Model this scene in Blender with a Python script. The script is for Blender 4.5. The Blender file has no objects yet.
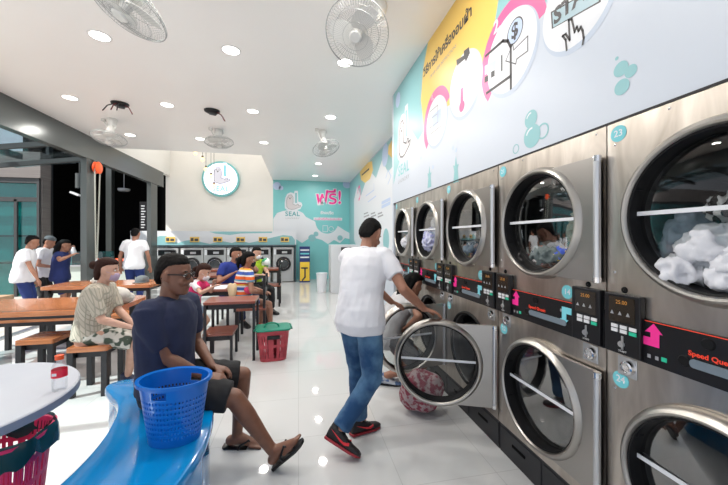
import bpy, bmesh, math, random
from mathutils import Vector as V, Matrix, noise
random.seed(7)
S = bpy.context.scene
COL = S.collection
PI = math.pi

# ------------------------------------------------------------------ camera, sky, sun, exposure
YAW = math.atan(65.6/324); FPX = 324.0; CZ = 1.442; HY = 239.2
cam = bpy.data.cameras.new('camera'); co = bpy.data.objects.new('camera', cam); COL.objects.link(co)
cam.sensor_width = 36; cam.lens = FPX/728*36
co.location = (0, 0, CZ); co.rotation_euler = (PI/2, 0, -YAW)
cam.shift_y = -(242.5-HY)/728
cam.clip_start = .02
S.camera = co
S.view_settings.view_transform = 'Standard'; S.view_settings.look = 'None'
S.view_settings.gamma = 1; S.view_settings.use_curve_mapping = False
S.view_settings.exposure = 0.06
S.cycles.use_denoising = True
S.cycles.max_bounces = 10; S.cycles.diffuse_bounces = 5; S.cycles.transparent_max_bounces = 16
S.cycles.sample_clamp_indirect = 6

W = bpy.data.worlds.new('sky'); S.world = W; W.use_nodes = True
nt = W.node_tree; nt.nodes.clear()
wo = nt.nodes.new('ShaderNodeOutputWorld'); bg = nt.nodes.new('ShaderNodeBackground')
tc = nt.nodes.new('ShaderNodeTexCoord'); sx = nt.nodes.new('ShaderNodeSeparateXYZ'); cr = nt.nodes.new('ShaderNodeValToRGB')
nt.links.new(tc.outputs['Generated'], sx.inputs[0]); nt.links.new(sx.outputs['Z'], cr.inputs[0])
cr.color_ramp.elements[0].position = 0.0; cr.color_ramp.elements[0].color = (.93, .95, 1, 1)
cr.color_ramp.elements[1].position = .6; cr.color_ramp.elements[1].color = (.62, .78, 1, 1)
nt.links.new(cr.outputs[0], bg.inputs[0]); bg.inputs[1].default_value = .95
nt.links.new(bg.outputs[0], wo.inputs[0])

sl = bpy.data.lights.new('sun', 'SUN'); sl.energy = 8.5; sl.angle = math.radians(.6); sl.color = (1, .95, .87)
so = bpy.data.objects.new('sun', sl); COL.objects.link(so)
so.rotation_euler = V((1, .42, -1.05)).to_track_quat('-Z', 'Y').to_euler()

# ------------------------------------------------------------------ view maths (pixel of the photograph -> a point on a real plane)
_c, _s = math.cos(YAW), math.sin(YAW)
def pd(px, D):
    c = (px-364)*D/FPX
    return (c*_c+D*_s, D*_c-c*_s)
def on_floor(px, py, z=0):
    D = FPX*(CZ-z)/(py-HY); x, y = pd(px, D); return V((x, y, z))
def on_x(px, py, X):                                   # on the plane x = X -> (y, z)
    D = X*FPX/(_c*(px-298.4)); x, y = pd(px, D); return (y, CZ-(py-HY)*D/FPX)
def on_y(px, py, Y):                                   # on the plane y = Y -> (x, z)
    t = (px-364)/FPX; D = Y/(_c-t*_s); x, y = pd(px, D); return (x, CZ-(py-HY)*D/FPX)
def at(px, py, D):
    x, y = pd(px, D); return V((x, y, CZ-(py-HY)*D/FPX))

# ------------------------------------------------------------------ materials
MATS = {}
def mat(name, col, rough=.5, metal=0, **k):
    if name in MATS: return MATS[name]
    m = bpy.data.materials.new(name); m.use_nodes = True; n = m.node_tree.nodes; b = n['Principled BSDF']
    b.inputs['Base Color'].default_value = (*col, 1); b.inputs['Roughness'].default_value = rough; b.inputs['Metallic'].default_value = metal
    for a, v in k.items():
        if a == 'emit':
            b.inputs['Emission Color'].default_value = (*v[0], 1); b.inputs['Emission Strength'].default_value = v[1]
        elif a == 'coat': b.inputs['Coat Weight'].default_value = v; b.inputs['Coat Roughness'].default_value = .05
        elif a == 'spec': b.inputs['Specular IOR Level'].default_value = v
    MATS[name] = m; return m
def link(m, a, b): m.node_tree.links.new(a, b)
def noisy(name, c1, c2, scale=8, rough=.5, metal=0, stretch=(1, 1, 1), detail=4, bump=0, lo=.35, hi=.65, **k):
    m = mat(name, c1, rough, metal, **k); n = m.node_tree.nodes
    if 'noisetex' in n: return m
    t = n.new('ShaderNodeTexCoord'); mp = n.new('ShaderNodeMapping'); nz = n.new('ShaderNodeTexNoise'); nz.name = 'noisetex'
    r = n.new('ShaderNodeValToRGB')
    mp.inputs['Scale'].default_value = stretch; nz.inputs['Scale'].default_value = scale; nz.inputs['Detail'].default_value = detail
    r.color_ramp.elements[0].position = lo; r.color_ramp.elements[0].color = (*c1, 1)
    r.color_ramp.elements[1].position = hi; r.color_ramp.elements[1].color = (*c2, 1)
    link(m, t.outputs['Object'], mp.inputs[0]); link(m, mp.outputs[0], nz.inputs['Vector']); link(m, nz.outputs['Fac'], r.inputs[0])
    link(m, r.outputs[0], n['Principled BSDF'].inputs['Base Color'])
    if bump:
        bp = n.new('ShaderNodeBump'); bp.inputs['Strength'].default_value = bump; bp.inputs['Distance'].default_value = .01
        link(m, nz.outputs['Fac'], bp.inputs['Height']); link(m, bp.outputs[0], n['Principled BSDF'].inputs['Normal'])
    return m
def glassmat(name, tint, gloss=.12, rough=.02, f0=.06):
    m = bpy.data.materials.new(name); m.use_nodes = True; n = m.node_tree.nodes; n.clear()
    o = n.new('ShaderNodeOutputMaterial'); t = n.new('ShaderNodeBsdfTransparent'); g = n.new('ShaderNodeBsdfGlossy')
    t.inputs[0].default_value = (*tint, 1); g.inputs['Roughness'].default_value = rough
    fr = n.new('ShaderNodeLayerWeight'); fr.inputs[0].default_value = .35
    mm = n.new('ShaderNodeMath'); mm.operation = 'MULTIPLY_ADD'; mm.inputs[1].default_value = gloss*3; mm.inputs[2].default_value = f0
    mx = n.new('ShaderNodeMixShader')
    link(m, fr.outputs['Fresnel'], mm.inputs[0]); link(m, mm.outputs[0], mx.inputs[0]); link(m, t.outputs[0], mx.inputs[1]); link(m, g.outputs[0], mx.inputs[2]); link(m, mx.outputs[0], o.inputs[0])
    return m

M_white = mat('white_paint', (.80, .80, .80), .45)
M_panel = mat('white_wall_panel', (.55, .60, .68), .35)
M_ceil = noisy('ceiling_paint', (.90, .89, .88), (.91, .90, .89), 1.2, .28)
M_cream = noisy('cream_plaster', (.82, .795, .75), (.84, .815, .77), 2, .7)
M_teal = mat('teal_print', (.20, .55, .56), .4)
M_teal2 = mat('pale_teal_print', (.25, .50, .53), .4)
M_tealdot = mat('teal_sticker', (.16, .55, .62), .35)
M_lilac = mat('lilac_print', (.48, .58, .78), .4)
M_yellow = mat('yellow_print', (.82, .55, .13), .4)
M_pink = mat('pink_print', (.80, .13, .32), .4)
M_pinkhot = mat('hot_pink_sticker', (.9, .03, .30), .4)
M_vinyl = mat('white_print', (.70, .72, .76), .4)
M_ink = mat('dark_ink', (.06, .055, .06), .5)
M_inkgrey = mat('grey_ink', (.30, .30, .32), .5)
M_tealtxt = mat('deep_teal_lettering', (.06, .34, .37), .5)
M_sealbody = mat('seal_grey_print', (.62, .58, .60), .5)
M_black = mat('black_plastic', (.008, .008, .010), .35, spec=.35)
M_blackrub = mat('black_rubber', (.006, .006, .007), .5, spec=.2)
M_blackpaint = mat('black_base_paint', (.018, .018, .022), .45)
M_grey = mat('grey_aluminium', (.10, .11, .11), .24, .3)
M_greyd = mat('dark_grey_steel', (.045, .048, .05), .45)
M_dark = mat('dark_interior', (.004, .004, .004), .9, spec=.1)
M_maroon = mat('dark_maroon_soffit', (.04, .008, .006), .7)
M_chrome = mat('chrome', (.75, .75, .76), .15, 1)
M_alu = mat('satin_aluminium', (.60, .61, .63), .3, .9)
M_fan = mat('fan_plastic', (.66, .66, .64), .4)
M_wire = mat('fan_wire', (.36, .37, .37), .45, .3)
M_lamp = mat('lamp_disc', (1, 1, 1), .5, emit=((1, .97, .92), 6))
M_wood = noisy('orange_wood', (.34, .11, .038), (.46, .17, .07), 5, .22, stretch=(1, 9, 9), coat=.3)
M_woodd = noisy('red_brown_wood', (.20, .055, .035), (.28, .085, .05), 5, .28, stretch=(1, 9, 9), coat=.3)
M_leg = mat('dark_metal_leg', (.022, .021, .024), .4, .2)
M_tabletop = noisy('grey_white_laminate', (.52, .54, .60), (.56, .58, .63), 3, .3)
M_rim = mat('table_rim_grey', (.20, .23, .30), .4)
M_blue = noisy('blue_fibreglass', (.0, .22, .56), (.0, .24, .60), 2, .12, coat=.6)
M_bask = mat('blue_plastic', (.0, .13, .52), .3)
M_redb = mat('red_plastic', (.42, .045, .065), .4)
M_pinkb = mat('pink_plastic', (.75, .03, .14), .4)
M_greenp = mat('green_plastic', (.0, .19, .12), .35)
M_bag = mat('dark_green_bag', (.005, .045, .05), .25)
M_glass = glassmat('door_glass', (.80, .82, .82), .10, .01, .035)
M_glassopen = glassmat('open_door_glass', (.72, .74, .74), .08, .01, .03)
M_lens = glassmat('spectacle_lens', (.93, .93, .93), .05, .02, .02)
M_clear = glassmat('clear_plastic', (.96, .97, .98), .06, .08, .04)
M_tealglass = glassmat('teal_window_glass', (.35, .72, .72), .15, .02, .08)
M_drum = noisy('drum_steel', (.16, .16, .165), (.24, .24, .24), 6, .35, .9)
M_orangep = mat('orange_plastic', (.85, .10, .02), .35)
M_led = mat('amber_led', (.2, .08, .0), .4, emit=((1, .45, .1), .35))
M_btn = mat('white_button', (.7, .7, .72), .4)
M_btng = mat('green_button', (.02, .5, .3), .4)
M_redtxt = mat('red_lettering', (.75, .05, .02), .5, emit=((.8, .05, .02), .15))

def steel():
    m = noisy('stainless_steel', (.42, .375, .33), (.66, .61, .555), 2.6, .29, 1.0, stretch=(1, 2.0, .5), detail=3, lo=.3, hi=.7)
    n = m.node_tree.nodes; nz = n['noisetex']; nz.inputs['Distortion'].default_value = 2.4
    return m
M_steel = steel()
M_ring = mat('ring_steel', (.42, .40, .375), .33, 1)
M_plate = mat('door_plate_steel', (.42, .40, .38), .30, 1)

# ------------------------------------------------------------------ geometry collector
class G:
    def __init__(s): s.v = []; s.f = []
    def add(s, vs, fs):
        o = len(s.v); s.v += [tuple(p) for p in vs]; s.f += [tuple(i+o for i in f) for f in fs]; return s
    def box(s, c, d, rz=0, M=None):
        x, y, z = d[0]/2, d[1]/2, d[2]/2
        vs = [V((a*x, b*y, e*z)) for e in (-1, 1) for a, b in ((-1, -1), (1, -1), (1, 1), (-1, 1))]
        R = Matrix.Rotation(rz, 3, 'Z') if M is None else M
        vs = [R @ p + V(c) for p in vs]
        return s.add(vs, [(3, 2, 1, 0), (4, 5, 6, 7), (0, 1, 5, 4), (1, 2, 6, 5), (2, 3, 7, 6), (3, 0, 4, 7)])
    def span(s, a, b):
        a = V(a); b = V(b); return s.box((a+b)/2, [abs(q) for q in (b-a)])
    def loft(s, rings, caps=True, closed=True):
        n = len(rings[0]); o = len(s.v); vs = [p for r in rings for p in r]; fs = []
        for i in range(len(rings)-1):
            for j in range(n if closed else n-1):
                k = (j+1) % n; fs.append((i*n+j, i*n+k, (i+1)*n+k, (i+1)*n+j))
        if caps: fs.append(tuple(range(n-1, -1, -1))); fs.append(tuple((len(rings)-1)*n+j for j in range(n)))
        return s.add(vs, fs)
    def tube(s, pts, r, n=10, caps=True, ball=False, flat=1.0, side=None):
        pts = [V(p) for p in pts]; rs = list(r) if hasattr(r, '__len__') else [r]*len(pts)
        if ball:                                                   # rounded ends
            d0 = (pts[0]-pts[1]).normalized(); d1 = (pts[-1]-pts[-2]).normalized(); p0, p1, r0, r1 = pts[0], pts[-1], rs[0], rs[-1]
            pre = [(p0+d0*r0*math.sin(a), r0*math.cos(a)+1e-4) for a in (1.5, 1.1, .7, .35)]; post = [(p1+d1*r1*math.sin(a), r1*math.cos(a)+1e-4) for a in (.35, .7, 1.1, 1.5)]
            pts = [p for p, _ in pre]+pts+[p for p, _ in post]; rs = [q for _, q in pre]+rs+[q for _, q in post]
        rings = []; u = None
        for i, p in enumerate(pts):
            d = (pts[min(i+1, len(pts)-1)]-pts[max(i-1, 0)]).normalized()
            if u is None:
                u = V(side) if side is not None else (V((0, 0, 1)) if abs(d.z) < .9 else V((1, 0, 0)))
            u = (u-d*u.dot(d)).normalized(); w = d.cross(u)
            rings.append([p+(u*math.cos(2*PI*j/n)+w*math.sin(2*PI*j/n)*flat)*rs[i] for j in range(n)])
        return s.loft(rings, caps)
    def ring(s, c, nrm, R, r, n=40, m=6, e=(1, 1), up=None):
        nrm = V(nrm).normalized(); u = V(up) if up is not None else (V((0, 0, 1)) if abs(nrm.z) < .9 else V((1, 0, 0)))
        u = (u-nrm*u.dot(nrm)).normalized(); w = nrm.cross(u); c = V(c); vs = []; fs = []
        for i in range(n):
            a = 2*PI*i/n; d = u*math.cos(a)*e[0]+w*math.sin(a)*e[1]; dn = (u*math.cos(a)+w*math.sin(a))
            for j in range(m):
                b = 2*PI*j/m; vs.append(c+d*R+dn*r*math.cos(b)+nrm*r*math.sin(b))
        for i in range(n):
            for j in range(m):
                fs.append((i*m+j, i*m+(j+1) % m, ((i+1) % n)*m+(j+1) % m, ((i+1) % n)*m+j))
        return s.add(vs, fs)
    def lathe(s, prof, c=(0, 0, 0), ax=(0, 0, 1), n=32, up=None, ell=1.0, caps=False):
        ax = V(ax).normalized(); u = V(up) if up is not None else (V((0, 0, 1)) if abs(ax.z) < .9 else V((1, 0, 0)))
        u = (u-ax*u.dot(ax)).normalized(); w = ax.cross(u); c = V(c)
        return s.loft([[c+ax*h+(u*math.cos(2*PI*j/n)+w*math.sin(2*PI*j/n)*ell)*max(r, 1e-4) for j in range(n)] for r, h in prof], caps)
    def ell(s, c, rad, M=None, n=16, m=10):
        c = V(c); rings = []
        for i in range(m+1):
            a = PI*i/m; zz = -math.cos(a); rr = max(math.sin(a), 1e-3)
            ring = [V((rad[0]*rr*math.cos(2*PI*j/n), rad[1]*rr*math.sin(2*PI*j/n), rad[2]*zz)) for j in range(n)]
            rings.append([(M @ p if M is not None else p)+c for p in ring])
        return s.loft(rings, True)
    def prism(s, pts, fn, t):                                       # outline pts (a,b) -> fn(a,b,h), extruded h = 0..t
        n = len(pts); vs = [fn(a, b, 0) for a, b in pts]+[fn(a, b, t) for a, b in pts]
        fs = [tuple(range(n)), tuple(range(2*n-1, n-1, -1))]+[(j, j+n, (j+1) % n+n, (j+1) % n) for j in range(n)]
        return s.add(vs, fs)
    def build(s, name, m, parent=None, smooth=False, bevel=0, local=False, tri=False):
        me = bpy.data.meshes.new(name); vs = s.v
        if parent is not None and not local:
            mw = wm(parent).inverted(); vs = [mw @ V(p) for p in vs]
        me.from_pydata([tuple(p) for p in vs], [], s.f); me.update()
        bm = bmesh.new(); bm.from_mesh(me)
        if not s.__dict__.get('open'): bmesh.ops.recalc_face_normals(bm, faces=bm.faces)
        if tri: bmesh.ops.triangulate(bm, faces=[f for f in bm.faces if len(f.verts) > 4])
        bm.to_mesh(me); bm.free()
        if smooth:
            for p in me.polygons: p.use_smooth = True
            me.set_sharp_from_angle(angle=math.radians(smooth if smooth > 1 else 40))
        if m is not None: me.materials.append(m)
        o = bpy.data.objects.new(name, me); COL.objects.link(o)
        if parent is not None: o.parent = parent
        if bevel:
            b = o.modifiers.new('bevel', 'BEVEL'); b.width = bevel; b.segments = 2; b.limit_method = 'ANGLE'
        return o
def wm(o):
    m = Matrix.LocRotScale(o.location, o.rotation_euler, None)
    return wm(o.parent) @ m if o.parent else m
def tag(o, label=None, cat=None, group=None, kind=None):
    if label: o['label'] = label
    if cat: o['category'] = cat
    if group: o['group'] = group
    if kind: o['kind'] = kind
    return o
def empty(name, loc, label, cat, group=None, rz=0):
    o = bpy.data.objects.new(name, None); COL.objects.link(o); o.location = loc; o.rotation_euler = (0, 0, rz); o.empty_display_size = .1
    return tag(o, label, cat, group)
def struct(name, g, m, **k): return tag(g.build(name, m, **k), kind='structure')
def copy_tree(o, parent=None):
    c = o.copy(); COL.objects.link(c); c.parent = parent
    for ch in [q for q in o.children]: copy_tree(ch, c)
    return c
def text(name, body, m, parent, size, fn, bold=0, align='CENTER', local=False, shear=0, spacing=1.0):
    cu = bpy.data.curves.new(name, 'FONT'); cu.body = body; cu.size = size; cu.align_x = align; cu.align_y = 'CENTER'; cu.offset = bold; cu.shear = shear; cu.space_character = spacing; cu.resolution_u = 3
    t = bpy.data.objects.new(name, cu); COL.objects.link(t)
    dg = bpy.context.evaluated_depsgraph_get(); dg.update(); me = bpy.data.meshes.new_from_object(t.evaluated_get(dg)); bpy.data.objects.remove(t)
    inv = wm(parent).inverted() if (parent is not None and not local) else Matrix()
    for v in me.vertices: v.co = inv @ V(fn(v.co.x, v.co.y))
    me.materials.clear(); me.materials.append(m); o = bpy.data.objects.new(name, me); COL.objects.link(o)
    if parent is not None: o.parent = parent
    return o
def circ(cx, cy, r, n=32, ry=None, a0=0, a1=2*PI):
    ry = ry or r; e = 0 if abs(a1-a0-2*PI) < 1e-6 else 1
    return [(cx+r*math.cos(a0+(a1-a0)*i/(n-e)), cy+ry*math.sin(a0+(a1-a0)*i/(n-e))) for i in range(n)]
def arcband(cx, cy, r0, r1, a0, a1, n=28, e=1.0):
    o = [(cx+r1*math.cos(a0+(a1-a0)*i/n), cy+r1*e*math.sin(a0+(a1-a0)*i/n)) for i in range(n+1)]
    return o+[(cx+r0*math.cos(a1+(a0-a1)*i/n), cy+r0*e*math.sin(a1+(a0-a1)*i/n)) for i in range(n+1)]
def rrect(w, h, r, n=5):
    p = []
    for sx_, sy_, a in ((1, 1, 0), (-1, 1, PI/2), (-1, -1, PI), (1, -1, 1.5*PI)):
        for i in range(n+1): p.append((sx_*(w/2-r)+r*math.cos(a+PI/2*i/n), sy_*(h/2-r)+r*math.sin(a+PI/2*i/n)))
    return p

# ================================================================== THE ROOM
CEIL = 3.53; XR = 1.346; XL = -4.14; XR2 = 1.85; YB = 11.8; YE = 4.5
def floor_mat():
    m = mat('polished_floor_tiles', (.70, .70, .69), .035, spec=.5); n = m.node_tree.nodes
    t = n.new('ShaderNodeTexCoord'); b = n.new('ShaderNodeTexBrick'); b.offset = 0
    b.inputs['Color1'].default_value = (.56, .565, .565, 1); b.inputs['Color2'].default_value = (.575, .575, .575, 1); b.inputs['Mortar'].default_value = (.44, .44, .44, 1)
    b.inputs['Scale'].default_value = 1; b.inputs['Mortar Size'].default_value = .0022; b.inputs['Brick Width'].default_value = .6; b.inputs['Row Height'].default_value = .6
    link(m, t.outputs['Object'], b.inputs['Vector']); link(m, b.outputs[0], n['Principled BSDF'].inputs['Base Color'])
    return m
struct('floor', G().span((-4.3, -3, -.12), (2.1, 12.0, 0)), floor_mat())
struct('ground', G().span((-24, -8, -.3), (-4.3, 30, -.13)), noisy('outdoor_paving', (.36, .33, .30), (.46, .43, .40), 3, .8))
# ceiling with the raised bay at the back left
struct('ceiling', G().span((-4.3, -3, CEIL), (2.1, 8.4, CEIL+.12)).span((-.89, 8.4, CEIL), (2.1, 12.0, CEIL+.12)), M_ceil)
struct('ceiling', G().span((-4.3, 8.0, 5.2), (-.7, 12.0, 5.3)), M_white)
struct('trim_1', G().span((-4.3, 8.40, CEIL+.121), (-.89, 8.52, 5.2)).span((-.95, 8.52, CEIL+.121), (-.83, 12.0, 5.2)), M_white)
struct('wall_right', G().span((XR, -3, 1.955), (2.1, YE, CEIL)), M_panel)
struct('wall_right', G().span((XR2, YE, 0), (2.1, 12.0, CEIL)).span((XR, YE+.001, 0), (2.1, YE+.06, CEIL)), M_panel)
struct('trim_2', G().span((XR-.004, -3, 1.947), (XR+.05, YE, 1.956)), M_black)
struct('wall_back', G().span((-4.30, YB, -.3), (-.873, 12.0, 5.2)), M_cream)
struct('wall_back', G().span((-.872, YB, 0), (2.1, 12.0, CEIL)), M_teal)
# storefront beam and its posts
bm_ = struct('trim_3', G().span((XL-.14, -3, 3.07), (XL, 11.2, CEIL-.001)), M_grey)
struct('wall_left', G().span((XL-.14, 8.4, CEIL), (XL-.02, 11.79, 5.2)), M_cream)
struct('trim_4', G().span((XL-.14, -3, -.10), (XL-.02, 11.2, .015)), M_alu)
def post(px, Y0, w, name, lab):
    x, _ = (XL-.07, 0)
    o = G().span((XL-.13, Y0-w/2, 0.015), (XL-.02, Y0+w/2, 3.07)).build(name, M_grey, bevel=.004)
    return o
# X = XL plane depth of px 91 and 155
def yl(px): return on_x(px, 200, XL)[0]
for i, (px, w) in enumerate(((92.5, .30), (155, .42))):
    tag(post(px, yl(px), w, 'trim_%d' % (5+i), ''), kind='structure')
print('post Y', yl(92.5), yl(155), yl(86), yl(99))

# ------------------------------------------------------------------ the world outside the storefront
def outside():
    b = empty('building', (-8.5, 13.0, -.13), 'dark open-fronted shop building seen behind the grey storefront posts', 'building')
    xa, xb = on_y(44, 200, 12.8)[0]-.6, on_y(166, 200, 12.8)[0]
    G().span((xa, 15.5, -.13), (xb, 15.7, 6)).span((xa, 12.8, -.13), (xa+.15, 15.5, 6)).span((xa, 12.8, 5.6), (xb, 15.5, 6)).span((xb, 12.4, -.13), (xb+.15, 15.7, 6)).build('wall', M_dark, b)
    G().span((-6.5, 9.9, 4.25), (-4.4, 12.79, 4.35)).build('sun_block_slab', M_dark, b)  # added slab, hidden above the beam, keeps sun off the cream wall
    G().span((xa, 12.8, 4.75), (xb, 15.4, 4.82)).build('soffit', M_maroon, b)
    x0 = on_y(107.5, 200, 12.7)[0]; x1 = on_y(113, 200, 12.7)[0]
    G().span((x0, 12.6, -.13), (x1, 12.8, 5.6)).build('column', M_grey, b)
    x0 = on_y(48, 200, 12.7)[0]; x1 = on_y(51, 200, 12.7)[0]
    G().span((x0, 12.6, -.13), (x1, 12.8, 5.6)).build('column', M_greyd, b)
    x0, z0 = on_y(139.5, 232, 12.2); x1, z1 = on_y(147, 202, 12.2)
    mb = empty('menu_board', ((x0+x1)/2, 12.2, z0), 'black menu board with lines of white writing behind the far post', 'sign')
    G().span((x0, 12.2, z0), (x1, 12.26, z1)).build('board', M_black, mb, bevel=.01)
    g = G()
    for k in range(9):
        z = z1-.12-k*(z1-z0-.2)/9; g.span((x0+.05, 12.193, z-.035), (x0+(x1-x0)*random.uniform(.6, .9), 12.199, z))
    g.build('lettering', M_vinyl, mb)
    x0 = on_y(142, 200, 12.3)[0]; x1 = on_y(166, 200, 12.3)[0]
    struct('trim_7', G().span((x0, 12.27, -.13), (x1, 12.39, on_y(145, 232, 12.27)[1])), M_grey)
    # pale food counter
    x0, z0 = on_y(74, 281, 9.2); x1, z1 = on_y(91, 252, 9.2)
    c = empty('food_counter', ((x0+x1)/2, 9.5, -.13), 'pale green food counter outside beyond the orange-roped post', 'counter')
    G().span((x0-.6, 9.2, -.13), (x1+.8, 9.9, z0+.35)).build('body', mat('pale_counter', (.55, .62, .58), .5), c)
    G().span((x0-.65, 9.15, z0+.351), (x1+.85, 9.95, z0+.39)).build('worktop', M_alu, c)
    G().span((x0-.4, 9.3, z0+.391), (x1+.2, 9.8, z1)).build('display_case', M_tealglass, c)
    # glass-fronted shop to the left
    xa = -15.5; xb = on_y(41, 200, 10.6)[0]; Y = 10.6
    s = empty('building', ((xa+xb)/2, 12, -.13), 'grey-brown building with teal glass doors at the far left', 'building')
    zt = on_y(20, 178, Y)[1]; zm = on_y(20, 199.5, Y)[1]; ztop = on_y(20, 152, Y)[1]
    G().span((xa, Y-.1, zt), (xb+.05, Y+.3, ztop)).span((xa, Y+.25, -.13), (xb, Y+.3, zt)).span((xb, Y, -.13), (xb+.04, Y+.3, zt)).build('wall', noisy('brown_grey_cladding', (.16, .14, .135), (.2, .18, .17), 3, .6, stretch=(.3, .3, 8)), s)
    fm = M_greyd
    g = G().span((xa, Y-.06, zt-.14), (xb, Y, zt)).span((xa, Y-.06, zm-.06), (xb, Y, zm+.06))
    px = [1, 17, 41]
    g.span((on_y(15.5, 200, Y)[0], Y-.06, -.13), (on_y(18.5, 200, Y)[0], Y, zm)).span((on_y(38.5, 200, Y)[0], Y-.07, -.13), (xb, Y, zt)).span((on_y(-16, 200, Y)[0], Y-.06, -.13), (on_y(-12, 200, Y)[0], Y, zm))
    g.build('window_frame', fm, s)
    G().span((xa, Y+.02, -.1), (xb-.01, Y+.04, zt-.01)).build('glass', M_tealglass, s)
    G().span((xa, Y+.2, -.13), (xb, Y+.24, zt)).build('curtain', mat('pale_teal_curtain', (.35, .80, .78), .7), s)
    g = G()
    for pz, pw in ((235, 3), (262, 5)):
        z = on_y(20, pz, Y)[1]; g.span((xa, Y+.06, z-.05), (xb-.02, Y+.18, z))
    g.build('shelf', mat('dark_shelf', (.02, .035, .04), .5), s)
    # raised wooden deck edge
    a = on_y(0, 262, 8.6); b_ = on_y(48, 262, 8.6)
    tag(G().span((-8.6, 7.7, -.129), (-5.9, 8.2, .27)).build('planter_bench', noisy('pale_wood', (.42, .27, .17), (.5, .33, .2), 5, .6, stretch=(1, 8, 8)), bevel=.01), 'pale wooden outdoor bench at the far left edge behind the white-shirted men', 'bench')
    # glazed awning over the pavement
    aw = empty('awning', (-5.4, 4, 3.1), 'glazed metal awning over the pavement outside the storefront beam', 'awning')
    g = G()
    for y in [(-1+1.25*k) for k in range(9)]: g.box((-5.5, y, 3.32), (2.6, .07, .10), M=Matrix.Rotation(math.radians(-8), 3, 'Y'))
    g.box((-6.78, 4.2, 3.50), (.1, 10.8, .14)).box((-4.25, 4.2, 3.16), (.06, 10.8, .10))
    g.build('frame', M_greyd, aw)
    G().box((-5.5, 4.2, 3.385), (2.6, 10.6, .02), M=Matrix.Rotation(math.radians(-8), 3, 'Y')).build('glass', glassmat('awning_glass', (.80, .88, .9), .1, .1, .05), aw)
outside()

def prope():
    Y = yl(97)-.1
    r = empty('chain_hoist', (XL+.03, Y, .93), 'orange pulley with a hanging pull chain on the grey storefront post', 'pulley')
    z = 2.92
    G().lathe([(.001, -.05), (.10, -.05), (.125, -.03), (.10, -.012), (.10, .012), (.125, .03), (.10, .05), (.001, .05)], (XL+.06, Y, z), (1, 0, 0), 24).build('wheel', M_orangep, r, smooth=1)
    G().span((XL-.0195, Y-.03, z-.03), (XL+.012, Y+.03, z+.16)).build('bracket', M_grey, r)
    g = G()
    for a in (-1, 1):
        p0 = V((XL+.06, Y+a*.09, z-.03)); p1 = V((XL+.07, Y+a*.02-.05, 1.0)); n = 60
        for k in range(n): 
            q = p0.lerp(p1, k/n); g.ring(q, (1, 0, 0) if k % 2 else (0, 1, 0), .012, .005, 8, 4, up=(0, 0, 1), e=(1.7, 1))
    g.build('chain', mat('pale_chain', (.55, .56, .5), .4), r)
    G().lathe([(.001, 0), (.022, .01), (.03, .05), (.012, .10), (.001, .11)], (XL+.07, Y-.05, .93), (0, 0, 1), 12).build('chain_end', M_vinyl, r, smooth=1)
    Y2 = on_x(80, 180, XL)[0]
    w = empty('wall_lamp', (XL-.3, Y2, 2.6), 'grey cylinder spotlight hanging outside beside the pink-edged post', 'lamp')
    p = at(79.5, 181, 9.0)
    w.location = p
    G().tube([p+V((0, 0, .2)), p-V((0, 0, .2))], .09, 14).build('lamp_body', M_grey, w, smooth=1)
    G().tube([p+V((0, 0, .2)), p+V((0, 0, 2.1))], .012, 8).build('hanger', M_greyd, w)
    G().box(p+V((-.1, 0, -.36)), (.22, .12, .05), M=Matrix.Rotation(.4, 3, 'Y')).build('lamp_head', M_vinyl, w)
    p = at(124, 190, 12.3)
    tag(G().lathe([(.001, -.05), (.16, -.05), (.2, 0), (.2, .05), (.001, .06)], p, (0, 0, 1), 20).tube([p, p+V((0, 0, 1.5))], .012, 6).build('pendant_lamp', M_vinyl, smooth=1), 'small white pendant lamp inside the dark open shop', 'lamp')
prope()

# ================================================================== STACKED DRYERS ALONG THE RIGHT WALL
def hole_plate(g, x, y0, y1, z0, z1, cy, cz, r, n=64):
    def edge(a):
        dy, dz = math.cos(a), math.sin(a); t = 1e9
        if dy > 1e-9: t = min(t, (y1-cy)/dy)
        if dy < -1e-9: t = min(t, (y0-cy)/dy)
        if dz > 1e-9: t = min(t, (z1-cz)/dz)
        if dz < -1e-9: t = min(t, (z0-cz)/dz)
        return (x, cy+dy*t, cz+dz*t)
    A = sorted([2*PI*i/n for i in range(n)]+[math.atan2(b-cz, a-cy) % (2*PI) for a in (y0, y1) for b in (z0, z1)]); n = len(A)
    vs = [(x, cy+r*math.cos(a), cz+r*math.sin(a)) for a in A]+[edge(a) for a in A]+[(x+.04, cy+r*math.cos(a), cz+r*math.sin(a)) for a in A]
    g.add(vs, [(i, (i+1) % n, (i+1) % n+n, i+n) for i in range(n)]+[(i, i+2*n, (i+1) % n+2*n, (i+1) % n) for i in range(n)])
UZ, LZ = 1.532, .56
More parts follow.
